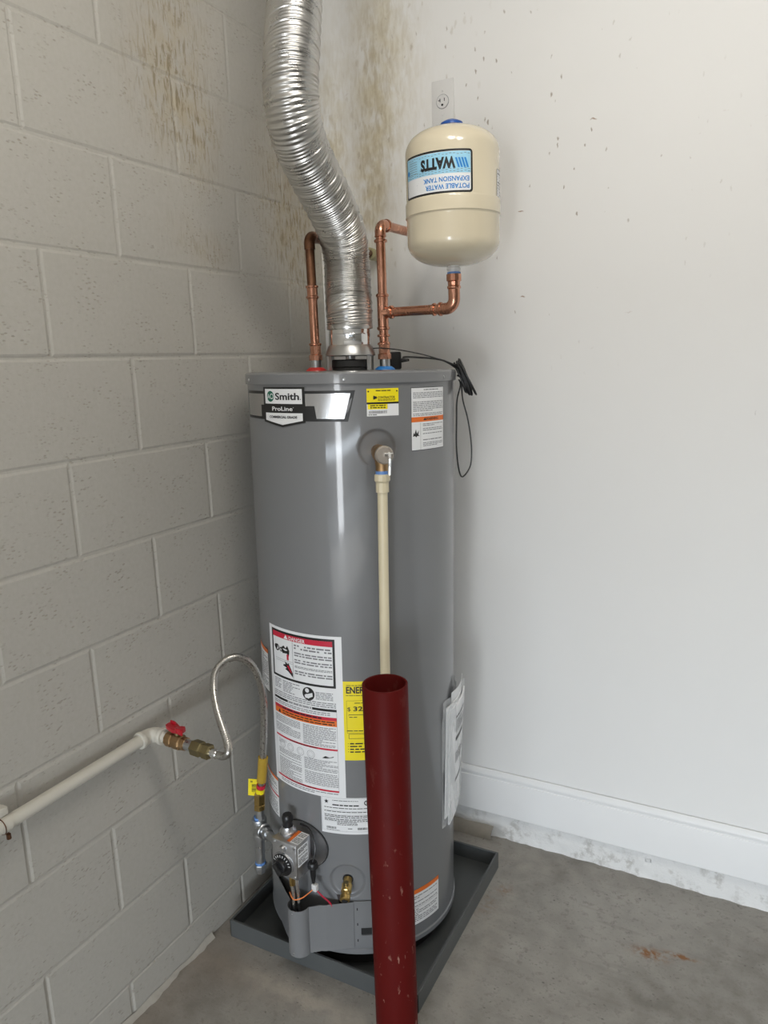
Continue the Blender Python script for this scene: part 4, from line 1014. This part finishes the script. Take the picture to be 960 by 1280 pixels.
obj('steel_nipple', MB().lathe([(.0, .062), (.0125, .062), (.0125, .086), (.0, .086)], (0,0,0), dsl, 20), MT['galv'], sv)

fx0 = Vector((.068, gy, GZ)) + dsl*.084
fx = thing('flexible_gas_connector', 'looped braided steel flexible gas hose from wall valve to heater', 'gas hose', fx0)
xl = lambda p: Vector(p) - fx0
obj('flare_nut', MB().lathe([(.0, .0), (.0170, .0), (.0180, .003), (.0180, .024), (.0160, .026), (.0150, .030), (.0172, .032), (.0172, .048), (.0150, .050), (.0, .050)], (0,0,0), dsl, 6), MT['dullbrass'], fx, 20)
e0 = fx0 + dsl*.048
hpts = [e0, e0 + dsl*.020, e0 + dsl*.034 + Vector((.004,0,.002)), (.250, -.877, .676), (.241, -.868, .694), (.226, -.860, .714), (.196, -.842, .749), (.172, -.82, .782), (.163, -.80, .812), (.172, -.778, .832), (.189, -.755, .836), (.205, -.73, .815), (.210, -.71, .775), (.205, -.69, .719), (.191, -.675, .643), (.176, -.668, .551), (.161, -.664, .469), (.150, -.662, .425)]
pth = resample(crom([xl(p) for p in hpts], 10), .0012)
obj('hose', MB().tube(pth, .0086, 20, True, lambda i, a: .0087 + .00010*math.sin(i*1.6)), MT['braid'], fx, 60)
obj('hose_ferrule', MB().lathe([(.0087, 0), (.0102, 0), (.0106, .004), (.0096, .008), (.0106, .012), (.0096, .016), (.0100, .020), (.0087, .022)], xl(e0)-dsl*.002, dsl, 22), MT['chrome'], fx)
def on_path(s0, s1):
    n = len(pth); return pth[int(n*s0):int(n*s1)]
obj('sleeve', MB().tube(on_path(.845, .945), .0122, 20), MT['mustard'], fx)
obj('red_band', MB().tube(on_path(.957, .972), .0112, 20), MT['redi'], fx)
obj('yellow_band', MB().tube(on_path(.972, .998), .0112, 20), MT['yellow'], fx)
tgp = pth[int(len(pth)*.968)]
tgf = obj('hang_tag', MB().box(tgp + Vector((-.020, -.006, -.002)), (.024, .0012, .046), Matrix.Rotation(R_(25), 3, 'Z') @ Matrix.Rotation(R_(5), 3, 'Y'), 0), MT['yellow'], fx, 0)
tm = Matrix.Rotation(R_(25), 3, 'Z') @ Matrix.Rotation(R_(5), 3, 'Y')
bl = MB()
rnd = random.Random(3)
for i in range(9): bl.box(tgp + Vector((-.020, -.006, -.002)) + tm @ Vector((.003, -.0008, -.012+.0026*i)), (.012, .0006, rnd.choice((.0008, .0014))), tm)
for i in range(3): bl.box(tgp + Vector((-.020, -.006, -.002)) + tm @ Vector((-.006+.002*i, -.0008, .016)), (.0011, .0006, .005), tm)
tag(obj('tag_print', bl, MT['ink'], tgf, 0), kind='stuff')
TX = Vector((.1415, -.661, .328))
tpn = Vector(pth[-1]) + fx0
dd = (tpn - TX).normalized()
obj('flare_nut', MB().lathe([(.0, .010), (.0105, .010), (.0130, .006), (.0150, .002), (.0150, -.024), (.0130, -.027), (.0148, -.029), (.0148, -.042), (.0, -.042)], xl(tpn), dd, 6), MT['brass'], fx, 20)

dg_ = thing('gas_drip_leg', 'galvanised gas tee and capped drip leg beside the control valve', 'pipe fitting', TX)
nut_end = xl(tpn) + fx0 - dd*.042 - TX
gt = MB().tube([nut_end*1.02, Vector((0,0,0))], .0115, 20)
gt.lathe([(.0145, -.026), (.0185, -.026), (.0190, -.022), (.0190, -.016), (.0168, -.013), (.0168, .013), (.0190, .016), (.0190, .024), (.0180, .027), (.0, .027)], (0,0,0), zz, 26)
gi = Vector((gp(-.047, .331, .036))); gi = HM @ gi - TX; gd = gi.normalized()
gt.lathe([(.0, .0), (.0165, .0), (.0165, .012), (.0188, .014), (.0188, .024), (.0170, .026), (.0, .026)], (0,0,0), gd, 26)
obj('tee', gt, MT['galv'], dg_, 35)
obj('valve_nipple', MB().tube([gd*.024, gi + gd*.002], .0105, 18), MT['galv'], dg_)
obj('union_rim', MB().cyl(gd*.034, gd*.046, .0150, 8), MT['galv'], dg_, 25)
obj('thread_tape', MB().lathe([(.0, .0), (.0128, .0), (.0128, .007), (.0, .007)], (0, 0, .026), zz, 20), MT['tape'], dg_)
dwn = Vector((-.010, .002, -.14)).normalized()
obj('drip_nipple', MB().tube([dwn*.022, dwn*.108], .0122, 20), MT['galv'], dg_)
obj('thread_tape', MB().lathe([(.0, .0), (.0136, .0), (.0136, .009), (.0, .009)], dwn*.100, dwn, 20), MT['tape'], dg_)
obj('end_cap', MB().lathe([(.0155, .106), (.0168, .108), (.0168, .118), (.0140, .121), (.0130, .131), (.0115, .133), (.0, .133)], (0,0,0), dwn, 8), MT['galv'], dg_, 25)

# ------------------------------------------------------------------ red post
bol = tag(obj('bollard', MB().lathe([(.0392, .10), (.0392, .880), (.0402, .8815), (.0432, .8815), (.0444, .880), (.0444, .0), (.0392, .0), (.0392, .10)], n=72), MT['bollard'], None, 40), 'dark red painted steel pipe bollard with open top before the heater', 'bollard')
bol.location = (.614, -.832, .0)

# ------------------------------------------------------------------ wall outlet
ou = thing('wall_outlet', 'white single round wall outlet above the expansion tank', 'outlet', (.4045, 0, 2.158))
pl = MB().box((0, -.003, 0), (.0635, .006, .117), None, .0025); obj('cover_plate', pl, simple('plate_plastic', (.715, .705, .69), .32, 0, .02), ou)
rc = obj('receptacle', MB().lathe([(.0, .0085), (.0160, .0085), (.0170, .0075), (.0170, .003)], (0, 0, .004), (0, -1, 0), 32), MT['white'], ou)
obj('socket_gap', MB().lathe([(.0182, .0062), (.0182, .0066), (.0168, .0066)], (0, 0, .004), (0, -1, 0), 32), MT['grey'], ou)
obj('slot', MB().box((-.0062, -.0087, .007), (.0018, .0012, .0085)).box((-.0092, -.0087, .007), (.0050, .0012, .0016)), MT['hole'], rc, 0)
obj('slot', MB().box((.0062, -.0087, .008), (.0017, .0012, .0075)), MT['hole'], rc, 0)
obj('slot', MB().cyl((0, -.0080, -.0045), (0, -.0093, -.0045), .0029, 14), MT['hole'], rc, 0)
for z in (.0315, -.0285): obj('screw', MB().lathe([(.0, .0078), (.0025, .0074), (.0031, .006)], (0, 0, z), (0, -1, 0), 12), MT['white'], ou)

# ------------------------------------------------------------------ power adapter and its cord on the heater top
pa0 = HM @ (LAT*.105 + Vector((-.048, .082, HTOP)))
pad = thing('power_adapter', 'black power adapter with bundled cord behind the cold pipe', 'power adapter', pa0)
ql = lambda p: Vector(p) - pa0
obj('body', MB().box((0, 0, .0225), (.050, .040, .044), Matrix.Rotation(R_(25), 3, 'Z'), .004), MT['black'], pad)
obj('prong', MB().box((-.006, .026, .026), (.0015, .016, .006), Matrix.Rotation(R_(25), 3, 'Z')).box((-.018, .020, .026), (.0015, .016, .006), Matrix.Rotation(R_(25), 3, 'Z')), MT['chrome'], pad, 0)
obj('strain_relief', MB().tube([Vector((.022, .006, .022)), Vector((.034, .010, .023)), Vector((.044, .012, .023))], [.0055, .0045, .003], 12), MT['black'], pad)
B0 = hw(82, .262, 1.452)        # where the bundle hangs over the rim
obj('cord', MB().tube(crom([Vector((.040, .011, .023)), ql(hw(50, .16, 1.497)), ql(hw(66, .215, 1.492)), ql(hw(77, .245, 1.480)), ql(B0 + Vector((0,0,.016)))], 10), .0021, 8), MT['cord'], pad)
obj('cord', MB().tube(crom([ql(hw(-20, -.045, 1.505)), ql(hw(75, .06, 1.520)), ql(hw(66, .15, 1.510)), ql(hw(74, .225, 1.488)), ql(B0 + Vector((0,0,.012)))], 10), .0014, 8), MT['cord'], pad)
rnd = random.Random(11)
side = (hw(90, .3, 1.45) - hw(80, .3, 1.45)).normalized(); outv = (hw(82, .3, 1.45) - hw(82, .2, 1.45)).normalized()
for k in range(9):
    w1 = rnd.uniform(.008, .019); l1 = rnd.uniform(.030, .046); c = B0 + outv*(.002 + .0025*k*.8) + side*rnd.uniform(-.004, .004) + Vector((0,0,rnd.uniform(-.004, .004)))
    dirv = (Vector((0,0,-1)) + outv*rnd.uniform(.25, .55)).normalized(); pv = (side + outv*rnd.uniform(-.3, .3)).normalized()
    lp = [c + dirv*(l1*math.cos(2*PI*i/14) + .006) + pv*(w1*math.sin(2*PI*i/14)) for i in range(15)]
    obj('cord_loop', MB().tube(crom([ql(p) for p in lp], 4), .0021, 8), MT['cord'], pad)
obj('tie_wrap', MB().tube(crom([ql(B0 + dirp) for dirp in [outv*(.009+.012*math.cos(2*PI*i/12)) + side*(.012*math.sin(2*PI*i/12)) - Vector((0,0,.004+.004*math.cos(2*PI*i/12))) for i in range(13)]], 4), .0024, 8), MT['black'], pad)
pend = [B0 - zz*.010, hw(84, .266, 1.428), hw(82, .2575, 1.392), hw(80, .2565, 1.340), hw(80, .2565, 1.278), hw(82, .262, 1.225), hw(85, .272, 1.203), hw(88, .292, 1.225), hw(88, .296, 1.262), hw(87, .292, 1.306), hw(86, .284, 1.350), hw(85, .272, 1.395), B0 + outv*.006 - zz*.012]
obj('hanging_loop', MB().tube(crom([ql(p) for p in pend], 8), .0019, 8), MT['cord'], pad)
